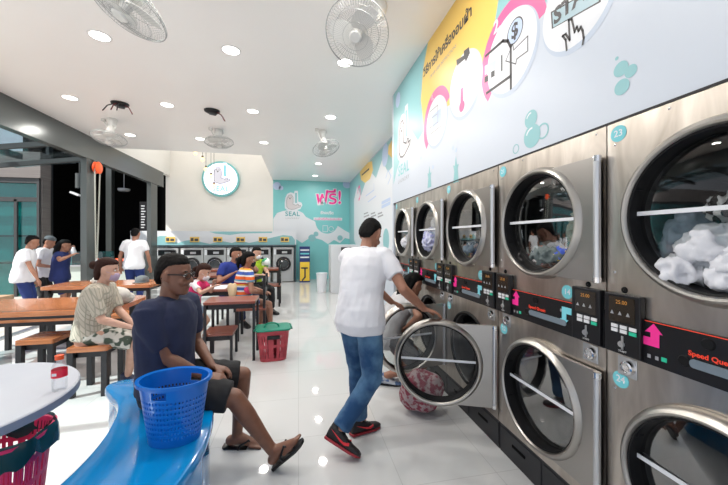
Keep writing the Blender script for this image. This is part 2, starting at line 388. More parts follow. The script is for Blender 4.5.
def make_dryer():
    r = empty('stacked_dryer', (0, 0, 0), 'x', 'dryer')
    g = G(); g.open = True; w = .796
    hole_plate(g, 0, .002, w, 1.128, 1.946, .4, UZ, .285); hole_plate(g, 0, .002, w, .2, .955, .4, LZ, .285)
    g.add([(0, .002, .955), (0, w, .955), (0, w, 1.128), (0, .002, 1.128)], [(0, 1, 2, 3)])
    for y in (.002, w): g.add([(0, y, .2), (.7, y, .2), (.7, y, 1.946), (0, y, 1.946)], [(0, 1, 2, 3)])
    g.add([(0, .002, 1.946), (0, w, 1.946), (.7, w, 1.946), (.7, .002, 1.946)], [(0, 1, 2, 3)])
    g.build('cabinet', M_steel, r)
    g = G().span((.012, .004, 0), (.7, w-.002, .199)).span((.008, .01, .03), (.013, .39, .17)).span((.008, .41, .03), (.013, .79, .17)); g.build('base_plinth', M_blackpaint, r)
    for y in (.2, .6): G().span((.004, y-.06, .10), (.0085, y+.06, .116)).build('vent_slot', M_dark, r)
    for zc in (UZ, LZ):
        g = G(); g.open = True
        g.lathe([(.286, 0), (.270, .01), (.270, .06), (.34, .07), (.34, .62), (.001, .63)], (0, .4, zc), (1, 0, 0), 48)
        d = g.build('drum', M_drum, r, smooth=1)
        for k in range(3):
            a = 2*PI*k/3+.5; G().box((.35, .4+.31*math.cos(a), zc+.31*math.sin(a)), (.5, .03, .06), M=Matrix.Rotation(a+PI/2, 3, 'X')).build('lifter', M_drum, d)
        G().ring((-.002, .4, zc), (1, 0, 0), .285, .012, 56, 8).build('door_seal', M_blackrub, d, smooth=1)
    # black control band
    cb = G().span((-.010, .004, .955), (0, w-.002, 1.128)).build('control_band', M_black, r, bevel=.002)
    G().span((-.0115, .17, 1.1215), (-.0101, .63, 1.1245)).build('red_stripe', M_redtxt, cb)
    G().prism([(y-.375, z) for y, z in rrect(.27, .030, .013)], lambda a, b, h: (-.0101-h, a+.72, 1.013+b), .004).build('handle', mat('slot_grey', (.16, .20, .24), .3), cb)
    G().lathe([(.001, .006), (.017, .006), (.02, 0)], (-.010, .428, 1.092), (-1, 0, 0), 16).build('plug', M_blackrub, cb)
    G().lathe([(.001, .004), (.017, .004), (.02, 0)], (-.010, .497, 1.013), (-1, 0, 0), 16).build('plug', M_blackrub, cb)
    pts = [(.577, 1.030), (.577, 1.082), (.566, 1.082), (.597, 1.118), (.628, 1.082), (.608, 1.082), (.608, 1.062), (.652, 1.062), (.652, 1.030)]
    G().prism(pts, lambda a, b, h: (-.0103-h, a, b), .002).build('arrow_sticker', M_pinkhot, cb, tri=True)
    pts = [(.188, 1.095), (.188, 1.065), (.232, 1.065), (.232, 1.035), (.246, 1.035), (.218, 1.0), (.194, 1.035), (.205, 1.035), (.205, 1.05)]
    pts = [(.178, 1.095), (.178, 1.062), (.210, 1.062), (.210, 1.032), (.198, 1.032), (.224, 1.002), (.250, 1.032), (.238, 1.032), (.238, 1.095)]
    G().prism(pts, lambda a, b, h: (-.0103-h, a, b), .002).build('arrow_sticker', mat('cyan_sticker', (.20, .62, .72), .4), cb, tri=True)
    g = G()
    for y0, z0 in ((.62, .99), (.25, 1.075)):
        for k in range(2): g.span((-.0112, y0-k*.028-.012, z0-.008), (-.0102, y0-k*.028, z0+.006))
    g.build('fabric_icon', M_inkgrey, cb)
    G().span((-.0115, .552, .984), (-.0102, .570, 1.0)).build('green_icon', M_btng, cb)
    for y0, nm in ((.008, 0), (.634, 1)):
        p = G().span((-.028, y0, .962), (0, y0+.152, 1.213)).build('control_panel', M_black, r, bevel=.004)
        f = -.0285
        G().span((f-.001, y0+.02, 1.095), (f, y0+.13, 1.20)).build('display', mat('smoked_display', (.02, .016, .012), .15), p)
        text('display_digits', '25.00', M_led, p, .022, lambda a, b: (f-.0015, y0+.075-a, 1.178+b), local=True)
        g = G()
        for k in range(3): g.prism([(-.008, 0), (.008, 0), (0, .016)], lambda a, b, h: (f-.0012-h, y0+.115-k*.034-a, 1.125+b), .001)
        g.build('indicator', M_inkgrey, p)
        for k in range(3):
            g = G()
            for q in range(2): g.span((f-.004, y0+.105-k*.038-.016, 1.052+q*.018), (f, y0+.105-k*.038+.012, 1.066+q*.018))
            if k < 2: g.build('button', M_btn, p)
            else:
                G().span((f-.004, y0+.105-k*.038-.016, 1.070), (f, y0+.105-k*.038+.012, 1.084)).build('button', M_btn, p)
                G().span((f-.004, y0+.105-k*.038-.016, 1.052), (f, y0+.105-k*.038+.012, 1.066)).build('button', M_btng, p)
        G().span((f-.003, y0+.066, .985), (f, y0+.074, 1.04)).lathe([(.001, .006), (.012, .006), (.014, 0)], (f, y0+.075, 1.005), (-1, 0, 0), 14).build('coin_slot', M_alu, p)
        text('lettering', 'START', M_btn, p, .012, lambda a, b: (f-.001, y0+.07-a, .976+b), local=True)
        k = G().span((-.004, y0+.032, .868), (0, y0+.112, .948)).build('lock_plate', M_alu, r, bevel=.002)
        G().lathe([(.001, .014), (.012, .014), (.013, .010), (.018, .010), (.019, .016), (.026, .014), (.029, .004), (.030, 0)], (-.004, y0+.066, .908), (-1, 0, 0), 28).build('lock', M_chrome, k, smooth=1)
        G().lathe([(.001, .006), (.012, .004), (.014, 0)], (0, y0+.085, 1.228), (-1, 0, 0), 14).build('plug', M_blackrub, r)
    g = G()
    for y, z in ((.05, 1.925), (.55, 1.925), (.76, 1.85), (.76, 1.30), (.76, .80), (.76, .28), (.04, .30)): g.lathe([(.001, .004), (.005, .003), (.006, 0)], (0, y, z), (-1, 0, 0), 8)
    g.build('screw', M_chrome, r)
    for zc in (UZ, LZ):
        hz = zc-.012
        d = G()
        R = .30; a0 = math.acos(.285/R)
        pts = [(0, -.285)]+[(.378+R*math.cos(a), R*math.sin(a)) for a in [(-PI/2-a0)-(PI-2*a0)*i/30 for i in range(31)]]+[(0, .285)]
        d.prism(pts, lambda a, b, h: (.008-h, a, b), .02)
        d = d.build('door', M_plate, r, bevel=.002, local=True, tri=True); d.location = (-.020, .022, zc)
        g = G(); g.open = True
        g.lathe([(.270, -.03), (.306, -.03), (.313, -.018), (.312, .0), (.306, .016), (.296, .030), (.287, .036), (.279, .034), (.2735, .026), (.272, .016), (.270, -.03)], (0, .378, 0), (-1, 0, 0), 96)
        g.build('door_ring', M_ring, d, smooth=1, local=True)
        g = G(); g.open = True
        g.lathe([(.2722, .024), (.266, .022), (.264, .012), (.2620, -.030), (.266, -.054), (.284, -.050), (.285, -.0305), (.2702, -.029)], (0, .378, 0), (-1, 0, 0), 80)
        for z in (-.12, .12): g.box((.0, .378+.250, z), (.03, .025, .035))
        g.build('gasket', M_blackrub, d, smooth=1, local=True)
        g = G(); g.open = True
        g.lathe([(.001, -.020), (.08, -.0205), (.16, -.022), (.22, -.0245), (.2635, -.028)], (0, .378, 0), (-1, 0, 0), 64)
        g.build('glass', M_glass, d, smooth=60, local=True)
        G().span((.012, .378-.262, .004), (.0165, .378+.262, .020)).build('crossbar', M_vinyl, d, local=True)
        G().tube([(-.012, -.004, -.285), (-.012, -.004, .285)], .0150, 16).build('hinge_post', M_alu, d, smooth=1, local=True)
        for q in (.26, -.2852): G().tube([(-.012, -.004, q), (-.012, -.004, q+.0252)], .0172, 16).build('hinge_cap', M_chrome, d, smooth=1, local=True)
    return r
proto = make_dryer()
DL = ['stainless stacked dryer nearest the camera, numbered 23 and 24, full of white laundry',
      'second stainless stacked dryer from the camera, both doors shut, beside number 23',
      'middle stainless stacked dryer whose lower door the man in the white shirt holds open',
      'stainless stacked dryer behind the open doors, where the crouching woman unloads',
      'farthest stainless stacked dryer, last of the row at the end of the wall']
NUM = [('23', '24', '16', '15'), ('21', '22', '14', '13'), ('19', '20', '12', '11'), ('17', '18', '10', '9'), ('15', '16', '8', '7')]
dryers = []
for k in range(5):
    o = proto if k == 0 else copy_tree(proto)
    o.location = (XR, .4+.8*k, 0); o['label'] = DL[k]; o['category'] = 'dryer'; o['group'] = 'stacked stainless dryers along the right wall'; dryers.append(o)
bpy.context.view_layer.update()
for k, o in enumerate(dryers):
    Yn = .4+.8*k
    doors = sorted([c for c in o.children if c.name.startswith('door') and not c.name.startswith('door_')], key=lambda c: c.location.z)
    if k == 2: doors[0].rotation_euler.z = math.radians(67)
    if k == 3: doors[0].rotation_euler.z = math.radians(100)
    if k in (2, 3):
        for c in doors[0].children:
            if c.name.startswith('glass'):
                c.data = c.data.copy(); c.data.materials[0] = M_glassopen
    for (yy, zz, t) in ((.745, 1.895, NUM[k][0]), (.735, .845, NUM[k][1]), (.215, 1.172, NUM[k][2]), (.07, .30, NUM[k][3])):
        s = G().prism(circ(0, 0, .035, 28), lambda a, b, h: (XR-.0006-h, Yn+yy+a, zz+b), .0012).build('number_sticker', M_tealdot, o)
        text('number', t, M_vinyl, s, .04, lambda a, b: (XR-.0022, Yn+yy-a, zz+b), bold=.0006)
    cb = [c for c in o.children if c.name.startswith('control_band')][0]
    text('lettering', 'Speed Queen', M_redtxt, cb, .024, lambda a, b: (XR-.0112, Yn+.485-a, 1.046+b), bold=.0007, align='LEFT')

# ================================================================== RIGHT WALL PRINT (big panel over the dryers)
def W1(px, py): return on_x(px, py, XR)
class Print:
    """thin vinyl shapes on the plane x = X; outlines given as (y, z)"""
    def __init__(s, X, root): s.X = X; s.r = root; s.h = 0
    def shape(s, name, pts, m, lift=1):
        s.h += 1; x = s.X-.00012*lift-.00001*s.h
        return G().prism(pts, lambda a, b, h: (x-h, a, b), .0003).build(name, m, s.r, tri=True)
    def line(s, name, polys, w, m, lift=4):
        g = G()
        for pl in polys:
            for (a, b) in zip(pl[:-1], pl[1:]):
                a = V(a); b = V(b); d = (b-a).normalized()*w/2; n = V((-d.y, d.x))
                q = [a-d+n, b+d+n, b+d-n, a-d-n]; g.prism([(p.x, p.y) for p in q], lambda u, v, h: (s.X-.00012*lift-.0009-h, u, v), .0003)
        return g.build(name, m, s.r)
    def text(s, name, body, m, size, y, z, lift=5, slope=0, **k):
        return text(name, body, m, s.r, size, lambda a, b: (s.X-.00012*lift-.0014, y-a, z+b+a*slope), **k)
root = empty('wall_graphic', (XR-.001, 3, 2.6), 'printed drying instructions with pink and white circles above the dryers', 'wall print')
P1 = Print(XR, root)
zt = CEIL-.003
# teal and yellow fields
yl0, zz0 = W1(393, 100)
teal = [(YE-.002, zt), (YE-.002, W1(393, 185)[1])]+[W1(*p) for p in ((397, 170), (403, 150), (410, 128), (418, 140), (424, 130))]+[(W1(429, 90)[0], zt)]
P1.shape('teal_field', teal, M_teal2, 1)
y_a = W1(453.5, 40)[0]
cy, cz = W1(462, 60)
yel = [W1(*p) for p in ((428, 42), (423, 70), (421, 100), (424, 128), (440, 112), (470, 90), (486, 60), (494, 30), (500, 0), (506, -60), (512, -160))]
yel = [(q[0], min(q[1], zt)) for q in yel]
P1.shape('yellow_field', yel, M_yellow, 2)
tl2 = [(q[0], min(q[1], zt)) for q in [W1(*p) for p in ((494, 28), (500, -10), (505, -60), (512, -200), (585, -600), (560, -60), (546, 4), (530, 26))]]
P1.shape('teal_field', tl2, M_teal2, 3)
def wc(px, py, rx, ry, n=40): return [W1(px+rx*math.cos(2*PI*i/n)+0, py+ry*math.sin(2*PI*i/n)-.0*rx) for i in range(n)]
def disc(Y, Z, r): return circ(Y, Z, r, 44)
def centre(px, py): return W1(px, py)
# circle 1 (small picture), 1b thermometer, 2 coin slot, 3 START : true circles on the wall
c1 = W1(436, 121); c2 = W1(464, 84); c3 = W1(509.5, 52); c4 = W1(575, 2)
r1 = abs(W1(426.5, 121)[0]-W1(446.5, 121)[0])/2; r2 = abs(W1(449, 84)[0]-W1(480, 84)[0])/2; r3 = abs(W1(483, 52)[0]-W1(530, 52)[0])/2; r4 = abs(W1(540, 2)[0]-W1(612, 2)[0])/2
print('circles', c1, r1, c2, r2, c3, r3, c4, r4)
P1.shape('pink_arc', arcband(c1[0], c1[1], r1*.99, r1*1.35, math.radians(-42), math.radians(160)), M_pink, 4)
P1.shape('pink_arc', arcband(c3[0], c3[1], r3*.99, r3*1.32, math.radians(-42), math.radians(172)), M_pink, 4)
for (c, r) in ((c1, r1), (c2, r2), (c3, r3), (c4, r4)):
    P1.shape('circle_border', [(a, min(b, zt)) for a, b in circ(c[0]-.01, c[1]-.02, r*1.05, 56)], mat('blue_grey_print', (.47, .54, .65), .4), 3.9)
    P1.shape('white_circle', [(a, min(b, zt)) for a, b in circ(c[0], c[1], r, 56)], M_vinyl, 5)
P1.text('number', '2.', M_vinyl, .12, c3[0]+r3*.52, c3[1]+r3*1.02, 7, bold=.004)
P1.text('number', '1.', M_vinyl, .08, c1[0]+r1*.35, c1[1]+r1*1.12, 7, bold=.002)
P1.text('lettering', 'วิธีการใช้เครื่องอบผ้า', M_ink, .125, W1(444, 47)[0], W1(444, 47)[1], 6, bold=.004)
P1.text('lettering', 'DRYER USER INSTRUCTIONS', M_inkgrey, .045, W1(442, 63)[0], W1(442, 63)[1], 6)
# start button and pointing hand
bt = [W1(*p) for p in ((551, 12), (552, 29), (601, 2), (601, -16))]
P1.shape('start_button', bt, M_ink, 7)
cbx = sum(q[0] for q in bt)/4; cbz = sum(q[1] for q in bt)/4
P1.shape('start_button', [((a-cbx)*.93+cbx, (b-cbz)*.86+cbz) for a, b in bt], mat('pale_blue_print', (.36, .50, .56), .4), 8)
P1.text('lettering', 'START', M_ink, .115, W1(554, 21)[0], W1(554, 18.5)[1], 10, bold=.004, align='LEFT')
hand = [[W1(*p) for p in ((567, 50), (566, 40), (563, 36), (566, 34), (570, 40), (569, 20), (572, 19), (575, 32), (577, 27), (579, 31), (581, 27), (583, 31), (584, 38), (583, 44))]]
P1.line('hand_outline', hand, .011, M_ink, 9)
# card machine drawing
P1.line('machine_drawing', [[W1(*p) for p in ((486, 56), (503, 41), (508, 41), (511, 47), (511, 88))], [W1(*p) for p in ((487, 93), (511, 76))]], .02, M_ink, 7)
P1.shape('screen', [W1(*p) for p in ((485, 66), (496, 60), (496, 69), (485, 75))], M_lilac, 7)
for p in ((486.5, 79), (493, 74)): P1.shape('key', [W1(p[0]-1.8, p[1]-2), W1(p[0]+1.8, p[1]-4), W1(p[0]+1.8, p[1]+2), W1(p[0]-1.8, p[1]+4)], M_ink, 8)
P1.line('slot', [[W1(502, 56), W1(502, 70)]], .014, M_ink, 8)
ar = [W1(*p) for p in ((506, 61), (513, 44), (514, 50), (528, 36), (528, 51), (517, 59), (516, 64))]
P1.shape('arrow', ar, M_vinyl, 9); P1.line('arrow_outline', [ar+[ar[0]]], .006, M_ink, 10)
q = W1(515, 31); P1.shape('coin', disc(q[0], q[1], .078), M_ink, 6); P1.shape('coin', disc(q[0], q[1], .070), M_lilac, 7); P1.text('lettering', '$', M_ink, .13, q[0], q[1], 9, bold=.003)
# thermometer, big arrow, small drawings
a = W1(462, 88); b = W1(462, 104)
P1.shape('thermometer', [(a[0]+.022, a[1]), (b[0]+.022, b[1]), (b[0]-.022, b[1]), (a[0]-.022, a[1])], M_pink, 7); P1.shape('thermometer', disc(b[0], b[1]-.02, .045), M_pink, 8)
P1.line('drawing_line', [[W1(453, 83), W1(471, 69)], [W1(453, 90), W1(471, 76)]], .006, M_lilac, 7)
P1.shape('arrow', [W1(*p) for p in ((456.5, 60), (464, 55.5), (464, 51), (469, 47), (470, 53), (466, 62), (465, 59), (457, 66))], M_ink, 7)
P1.line('drawing_line', [[W1(*p) for p in ((430, 112), (438, 105), (438, 122), (430, 128), (430, 112))], [W1(431, 134), W1(441, 126)], [W1(432, 118), W1(437, 114)]], .008, M_inkgrey, 7)
P1.shape('drawing_fill', [W1(*p) for p in ((432, 116), (441, 108), (441, 121), (433, 128))], M_lilac, 6)
# bubbles
for px, py, r, m in ((531, 119, .052, M_teal2), (532, 136, .068, M_teal2), (543, 131, .045, M_teal2), (516, 149, .030, M_teal2), (621, 69, .032, M_teal2), (631, 71, .026, M_teal2), (622, 87, .033, M_teal2), (617, 58.5, .008, M_teal2), (457, 142, .03, M_panel), (398, 100, .10, M_lilac), (456, 150, .02, M_lilac), (453, 148, .02, M_lilac), (433, 167, .02, M_lilac), (421, 158, .02, M_lilac)):
    q = W1(px, py)
    if (px, py) in ((543, 131), (516, 149)): P1.shape('bubble', arcband(q[0], q[1], r*.78, r, 0, 2*PI-.02), m, 6)
    else: P1.shape('bubble', disc(q[0], q[1], r), m, 6)
    if px in (531, 532): P1.shape('bubble_glint', arcband(q[0], q[1], r*.62, r*.76, math.radians(20), math.radians(95)), M_vinyl, 8)
for px in (429.5, 456): 
    q = W1(px, 178 if px < 440 else 171); P1.shape('coral', [(q[0]+a, q[1]+b) for a, b in ((-.05, -.10), (-.03, .02), (-.055, .05), (-.02, .05), (0, .13), (.02, .05), (.05, .06), (.03, 0), (.05, -.10))], M_teal2, 6)

def seal(P, y, z, s, lift=6, side=1, letters=True):
    """seal mascot logo drawn as plain outlines: body, glass tube, name"""
    out = [(.30, -.5), (.42, -.40), (.44, -.1), (.40, .2), (.30, .42), (.12, .52), (-.02, .50), (-.08, .44), (-.12, .62), (-.30, .62), (-.32, 0), (-.50, -.05), (-.56, -.2), (-.44, -.42), (-.1, -.55)]
    P.shape('seal_backing', [(y-a*s*side*-1, z+b*s) for a, b in out], M_vinyl, lift)
    bd = [(.22, -.42), (.32, -.3), (.33, 0), (.30, .2), (.2, .36), (.06, .38), (-.03, .26), (-.04, .0), (-.02, -.15), (-.2, -.22), (-.28, -.14), (-.34, -.16), (-.32, -.24), (-.46, -.22), (-.44, -.30), (-.30, -.36), (-.1, -.44), (.05, -.46)]
    bd = [(y-a*s*side*-1, z+b*s) for a, b in bd]
    P.shape('seal_body', bd, M_sealbody if s < .75 else M_vinyl, lift+1)
    P.line('seal_outline', [bd+[bd[0]]], .030*s, M_ink, lift+2)
    P.shape('tube_drawing', [(y-a*s*side*-1, z+b*s) for a, b in ((-.14, -.08), (-.14, .5), (-.26, .5), (-.26, -.08))], M_teal2, lift+2)
    g = [(.20, .24), (.08, .24)]
    for a, b in g: P.shape('seal_eye', circ(y+a*s*side, z+b*s, .018*s, 12), M_ink, lift+3)
    P.shape('seal_nose', circ(y+.14*s*side, z+.16*s, .03*s, 12), M_ink, lift+3)
    if letters:
        P.text('lettering', 'SEAL', M_teal, .34*s, y, z-.74*s, lift+1, bold=.004*s, spacing=1.1)
        P.text('lettering', 'LAUNDRY', M_inkgrey, .12*s, y, z-.98*s, lift+1, spacing=1.6)
q = W1(403.5, 136); seal(P1, q[0], q[1], .58, side=1)

# recessed side wall print
root2 = empty('wall_graphic', (XR2-.001, 8, 1.8), 'teal and white printed wall behind the last dryer with a yellow drop', 'wall print')
P2 = Print(XR2, root2)
def W2(px, py): return on_x(px, py, XR2)
def clampz(pts): return [(min(a, YB-.01), min(max(b, .01), CEIL-.01)) for a, b in pts]
P2.shape('teal_field', clampz([(YE+.3, 3.5), (YB-.01, 3.5), (YB-.01, .02), W2(360, 250), W2(372, 240), (YE+.3, .4)]), M_teal2, 1)
P2.shape('white_cloud', clampz([W2(*p) for p in ((354, 200), (357, 186), (361, 196), (366, 180), (371, 172), (376, 178), (382, 160), (388, 172), (394, 165), (400, 215), (396, 250), (384, 262), (372, 238), (362, 262), (354, 240))]), M_vinyl, 2)
P2.shape('yellow_drop', clampz([W2(*p) for p in ((368, 158), (372, 161), (373, 170), (370, 179), (365, 183), (361, 180), (360, 172), (363, 164))]), M_yellow, 3)
P2.shape('yellow_drop', clampz([W2(*p) for p in ((392, 140), (388.5, 146), (388, 154), (392, 158))]), M_yellow, 3)
P2.line('lettering', [[W2(362, 175), W2(369, 169)]], .05, M_ink, 5)
P2.line('drawing_line', [[W2(366, 196), W2(374, 190), W2(374, 184)], [W2(368, 202), W2(376, 196)], [W2(386, 178), W2(388, 170), W2(391, 176), W2(388, 184)]], .03, M_lilac, 5)
for x0 in (364, 371, 378): P2.line('lettering', [[W2(x0, 214), W2(x0+4, 212.5)], [W2(x0, 217), W2(x0+5, 215)]], .035, M_inkgrey, 5)
P2.line('lettering', [[W2(382, 203), W2(390, 199)], [W2(382, 207), W2(390, 203)]], .07, M_lilac, 5)
q = W2(359, 193); P2.shape('pink_arc', arcband(q[0], q[1], .16, .24, 0, 5), M_pink, 5)
q = W2(385, 155); P2.shape('bubble', disc(q[0], q[1], .25), M_lilac, 4)
q = W2(386, 240); P2.shape('bubble', disc(q[0], q[1], .25), M_teal2, 5)

# ================================================================== BACK WALL
class PrintB(Print):
    def shape(s, name, pts, m, lift=1):
        return G().prism(pts, lambda a, b, h: (a, s.X-.0012*lift-h, b), .0015).build(name, m, s.r, tri=True)
    def line(s, name, polys, w, m, lift=4):
        g = G()
        for pl in polys:
            for (a, b) in zip(pl[:-1], pl[1:]):
                a = V(a); b = V(b); d = (b-a).normalized()*w/2; n = V((-d.y, d.x)); q = [a-d+n, b+d+n, b+d-n, a-d-n]
                g.prism([(p.x, p.y) for p in q], lambda u, v, h: (u, s.X-.0012*lift-h, v), .0015)
        return g.build(name, m, s.r)
    def text(s, name, body, m, size, x, z, lift=5, slope=0, **k):
        return text(name, body, m, s.r, size, lambda a, b: (x+a, s.X-.0012*lift-.002, z+b+a*slope), **k)
def B(px, py): return on_y(px, py, YB)
root3 = empty('wall_graphic', (.5, YB-.002, 2), 'teal back wall print with a seal logo and big pink Thai word', 'wall print')
P3 = PrintB(YB, root3)
def bclamp(p): return [(max(min(a, XR2-.01), -.865), max(b, .01)) for a, b in p]
cl = [B(*p) for p in ((273, 219), (277, 213), (283, 211), (290, 210), (297, 210), (303, 213), (306, 217), (310, 219), (316, 222), (322, 226), (330, 228), (338, 226), (344, 230), (351, 233), (351, 239), (345, 238), (340, 243), (334, 240), (328, 244), (322, 240), (315, 238), (308, 239), (302, 243), (296, 239), (288, 236), (280, 234), (273, 235))]
P3.shape('white_cloud', bclamp(cl), M_vinyl, 1)
def sealB(P, x, z, s, lift, letters=True, m=None):
    out = [(-.30, -.5), (-.42, -.40), (-.44, -.1), (-.40, .2), (-.30, .42), (-.12, .52), (.02, .50), (.08, .44), (.12, .62), (.30, .62), (.32, 0), (.50, -.05), (.56, -.2), (.44, -.42), (.1, -.55)]
    P.shape('seal_backing', [(x+a*s, z+b*s) for a, b in out], M_vinyl, lift)
    bd = [(-.22, -.42), (-.32, -.3), (-.33, 0), (-.30, .2), (-.2, .36), (-.06, .38), (.03, .26), (.04, .0), (.02, -.15), (.2, -.22), (.28, -.14), (.34, -.16), (.32, -.24), (.46, -.22), (.44, -.30), (.30, -.36), (.1, -.44), (-.05, -.46)]
    bd = [(x+a*s, z+b*s) for a, b in bd]
    P.shape('seal_body', bd, M_sealbody, lift+1); P.line('seal_outline', [bd+[bd[0]]], .025*s, M_inkgrey, lift+2)
    P.shape('tube_drawing', [(x+a*s, z+b*s) for a, b in ((.14, -.08), (.14, .5), (.26, .5), (.26, -.08))], M_teal2, lift+2)
    for a, b in ((-.20, .24), (-.08, .24)): P.shape('seal_eye', circ(x+a*s, z+b*s, .022*s, 10), M_ink, lift+3)
    P.shape('seal_nose', circ(x-.14*s, z+.16*s, .035*s, 10), M_ink, lift+3)
    if letters:
        P.text('lettering', 'SEAL', M_teal if m is None else m, .36*s, x, z-.72*s, lift+1, bold=.006*s, spacing=1.1)
        P.text('lettering', 'LAUNDRY', M_inkgrey, .12*s, x, z-.96*s, lift+1, spacing=1.6)
q = B(292.5, 201.5); sealB(P3, q[0], q[1], .62, 2, m=M_tealtxt)
q = B(329, 198.5)
P3.text('lettering', 'ฟรี!', M_vinyl, .66, q[0], q[1], 3, bold=.035, slope=.06)
P3.text('lettering', 'ฟรี!', M_pinkhot, .66, q[0], q[1], 5, bold=.010, slope=.06)
q = B(328, 219); P3.shape('caption_strip', [(q[0]-.52, q[1]-.05), (q[0]+.52, q[1]-.05), (q[0]+.52, q[1]+.05), (q[0]-.52, q[1]+.05)], M_vinyl, 3); P3.text('lettering', 'อบผ้าฟรีสำหรับสมาชิก', M_pinkhot, .11, q[0], q[1]-.01, 5)
q = B(327, 213); P3.text('lettering', 'ซักอบรีด', M_vinyl, .14, q[0], q[1], 4, bold=.006)
q = B(327, 221); P3.shape('badge', [(q[0]+.42*math.cos(a), q[1]+.46*math.sin(a)) for a in [PI+PI*i/20 for i in range(21)]], M_teal, 2)
q = B(327, 229); P3.line('badge_drawing', [[(q[0]-.15, q[1]-.1), (q[0]-.15, q[1]+.12), (q[0]+.02, q[1]+.12), (q[0]+.02, q[1]-.1), (q[0]-.15, q[1]-.1)], circ(q[0]+.15, q[1], .09, 12)], .02, M_vinyl, 5)
for px, py, r in ((277, 186, .14), (281, 188, .08), (347, 184, .16), (312, 238, .13), (316, 234, .09), (340, 238, .1)):
    q = B(px, py); P3.shape('bubble', circ(q[0], q[1], r, 20), M_lilac if py < 200 else M_teal2, 4)

# round backlit sign on the cream wall
q = B(221.5, 179.5)
sg = empty('round_sign', (q[0], YB-.05, q[1]), 'round backlit SEAL laundry sign on the cream back wall', 'sign')
G().lathe([(.001, 0), (.60, 0), (.60, .10), (.56, .11), (.001, .11)], (q[0], YB-.001, q[1]), (0, -1, 0), 56).build('rim', M_teal, sg, smooth=1)
G().lathe([(.001, .112), (.535, .112), (.535, .10)], (q[0], YB-.001, q[1]), (0, -1, 0), 56).build('face', mat('lit_sign_face', (.85, .86, .98), .4, emit=((.86, .86, 1.0), .75)), sg)
P4 = PrintB(YB-.115, sg)
_b, _v, _t, _i = M_sealbody, M_vinyl, M_teal2, M_inkgrey
M_sealbody = mat('lit_seal_grey', (.5, .5, .55), .4, emit=((.62, .60, .68), .55)); M_vinyl = mat('lit_sign_white', (.8, .8, .9), .4, emit=((.84, .84, 1), .8)); M_teal2 = mat('lit_sign_teal', (.2, .5, .55), .4, emit=((.25, .60, .68), .5)); M_inkgrey = mat('lit_sign_grey', (.2, .2, .25), .4, emit=((.3, .3, .38), .4))
sealB(P4, q[0], q[1]+.14, .66, 1, m=M_teal2)
M_sealbody, M_vinyl, M_teal2, M_inkgrey = _b, _v, _t, _i

# washer wall
YW = 11.2
x0 = on_y(157, 240, YW)[0]; x1 = on_y(296, 260, YW)[0]; ztop = on_y(228, 246.5, YW)[1]; z1 = on_y(228, 231, YW)[1]
fb = empty('washer_surround', ((x0+x1)/2, 11.5, 0), 'white surround with a dark edge framing the row of back wall washers', 'cabinet')
G().span((x0-.9, YW-.02, ztop), (x1, YB-.01, ztop+.05)).span((x1-.04, YW-.02, 0), (x1, YB-.01, ztop)).build('frame', mat('slate_frame', (.06, .09, .11), .4), fb)
bp = empty('wall_graphic', ((x0-.87)/2, YW, 1.6), 'white and pale teal cloud print band above the back washers', 'wall print')
xs = -.90
G().span((x0-.9, YW+.35, ztop+.051), (x1, YW+.37, z1)).build('backing', M_vinyl, bp)
P5 = PrintB(YW+.35, bp)
def BW(px, py): return on_y(px, py, YW+.35)
P5.shape('teal_cloud', [BW(*p) for p in ((150, 246), (150, 242), (155, 238), (160, 236), (166, 236), (171, 240), (178, 243), (184, 241), (190, 240), (196, 239), (201, 242), (210, 244), (222, 241), (232, 243), (240, 240), (249, 243), (258, 241), (270, 238), (283, 235), (292, 236), (295, 240), (295, 246))], M_teal2, 1)
P5.shape('teal_cloud', [BW(*p) for p in ((209, 231.6), (272, 231.6), (272, 233), (240, 233.5), (230, 235), (215, 233.5))], M_teal2, 1)
for i, px in enumerate((170.6, 194.8, 218, 240.7, 263, 284.8)):
    q = BW(px, 239.5); w = .14
    s = tag(G().span((q[0]-w, YW+.325, q[1]-.085), (q[0]+w, YW+.335, q[1]+.085)).build('instruction_sticker', M_yellow), 'yellow and black instruction sticker on the cloud band above a washer', 'sticker', 'stickers above the back washers')
    pp = PrintB(YW+.325, s)
    pp.shape('ink_block', [(q[0]-w+.02, q[1]-.05), (q[0]-w+.11, q[1]-.05), (q[0]-w+.11, q[1]+.05), (q[0]-w+.02, q[1]+.05)], M_ink, 1); pp.shape('ink_block', [(q[0]+.0, q[1]-.05), (q[0]+.11, q[1]-.05), (q[0]+.11, q[1]+.03), (q[0], q[1]+.03)], M_ink, 1)
def make_washer():
    r = empty('front_loading_washer', (0, 0, 0), 'x', 'washing machine'); w = .335
    G().span((-w, 0, .02), (w, .58, 1.17)).build('body', mat('washer_grey_white', (.40, .41, .42), .35), r, bevel=.01)
    p = G().span((-.23, -.015, .93), (.27, 0, 1.10)).build('control_panel', M_black, r, bevel=.005)
    G().span((-.05, -.018, .97), (.12, -.0155, 1.04)).build('display', M_alu, p)
    G().span((-.31, -.008, .93), (-.245, 0, 1.10)).build('soap_drawer', M_vinyl, r)
    d = G(); d.open = True
    d.lathe([(.24, 0), (.24, .04), (.20, .06), (.155, .05), (.15, .02)], (0, 0, .62), (0, -1, 0), 36).build('door', M_black, r, smooth=1)
    d = [c for c in r.children if c.name.startswith('door')][0]
    g = G(); g.open = True
    g.lathe([(.001, .045), (.10, .04), (.15, .022)], (0, 0, .62), (0, -1, 0), 30).build('glass', mat('dark_washer_glass', (.05, .055, .06), .08), d, smooth=1)
    G().ring((0, -.05, .62), (0, 1, 0), .17, .012, 36, 6).build('chrome_ring', M_chrome, d, smooth=1)
    return r
wl = ['partly hidden behind the seated man in navy', 'second from the left end of the row', 'third from the left, left of the man in the blue shirt', 'behind the man in the blue shirt', 'behind the woman in the striped shirt', 'rightmost of the row beside the yellow poster stand']
wp = make_washer()
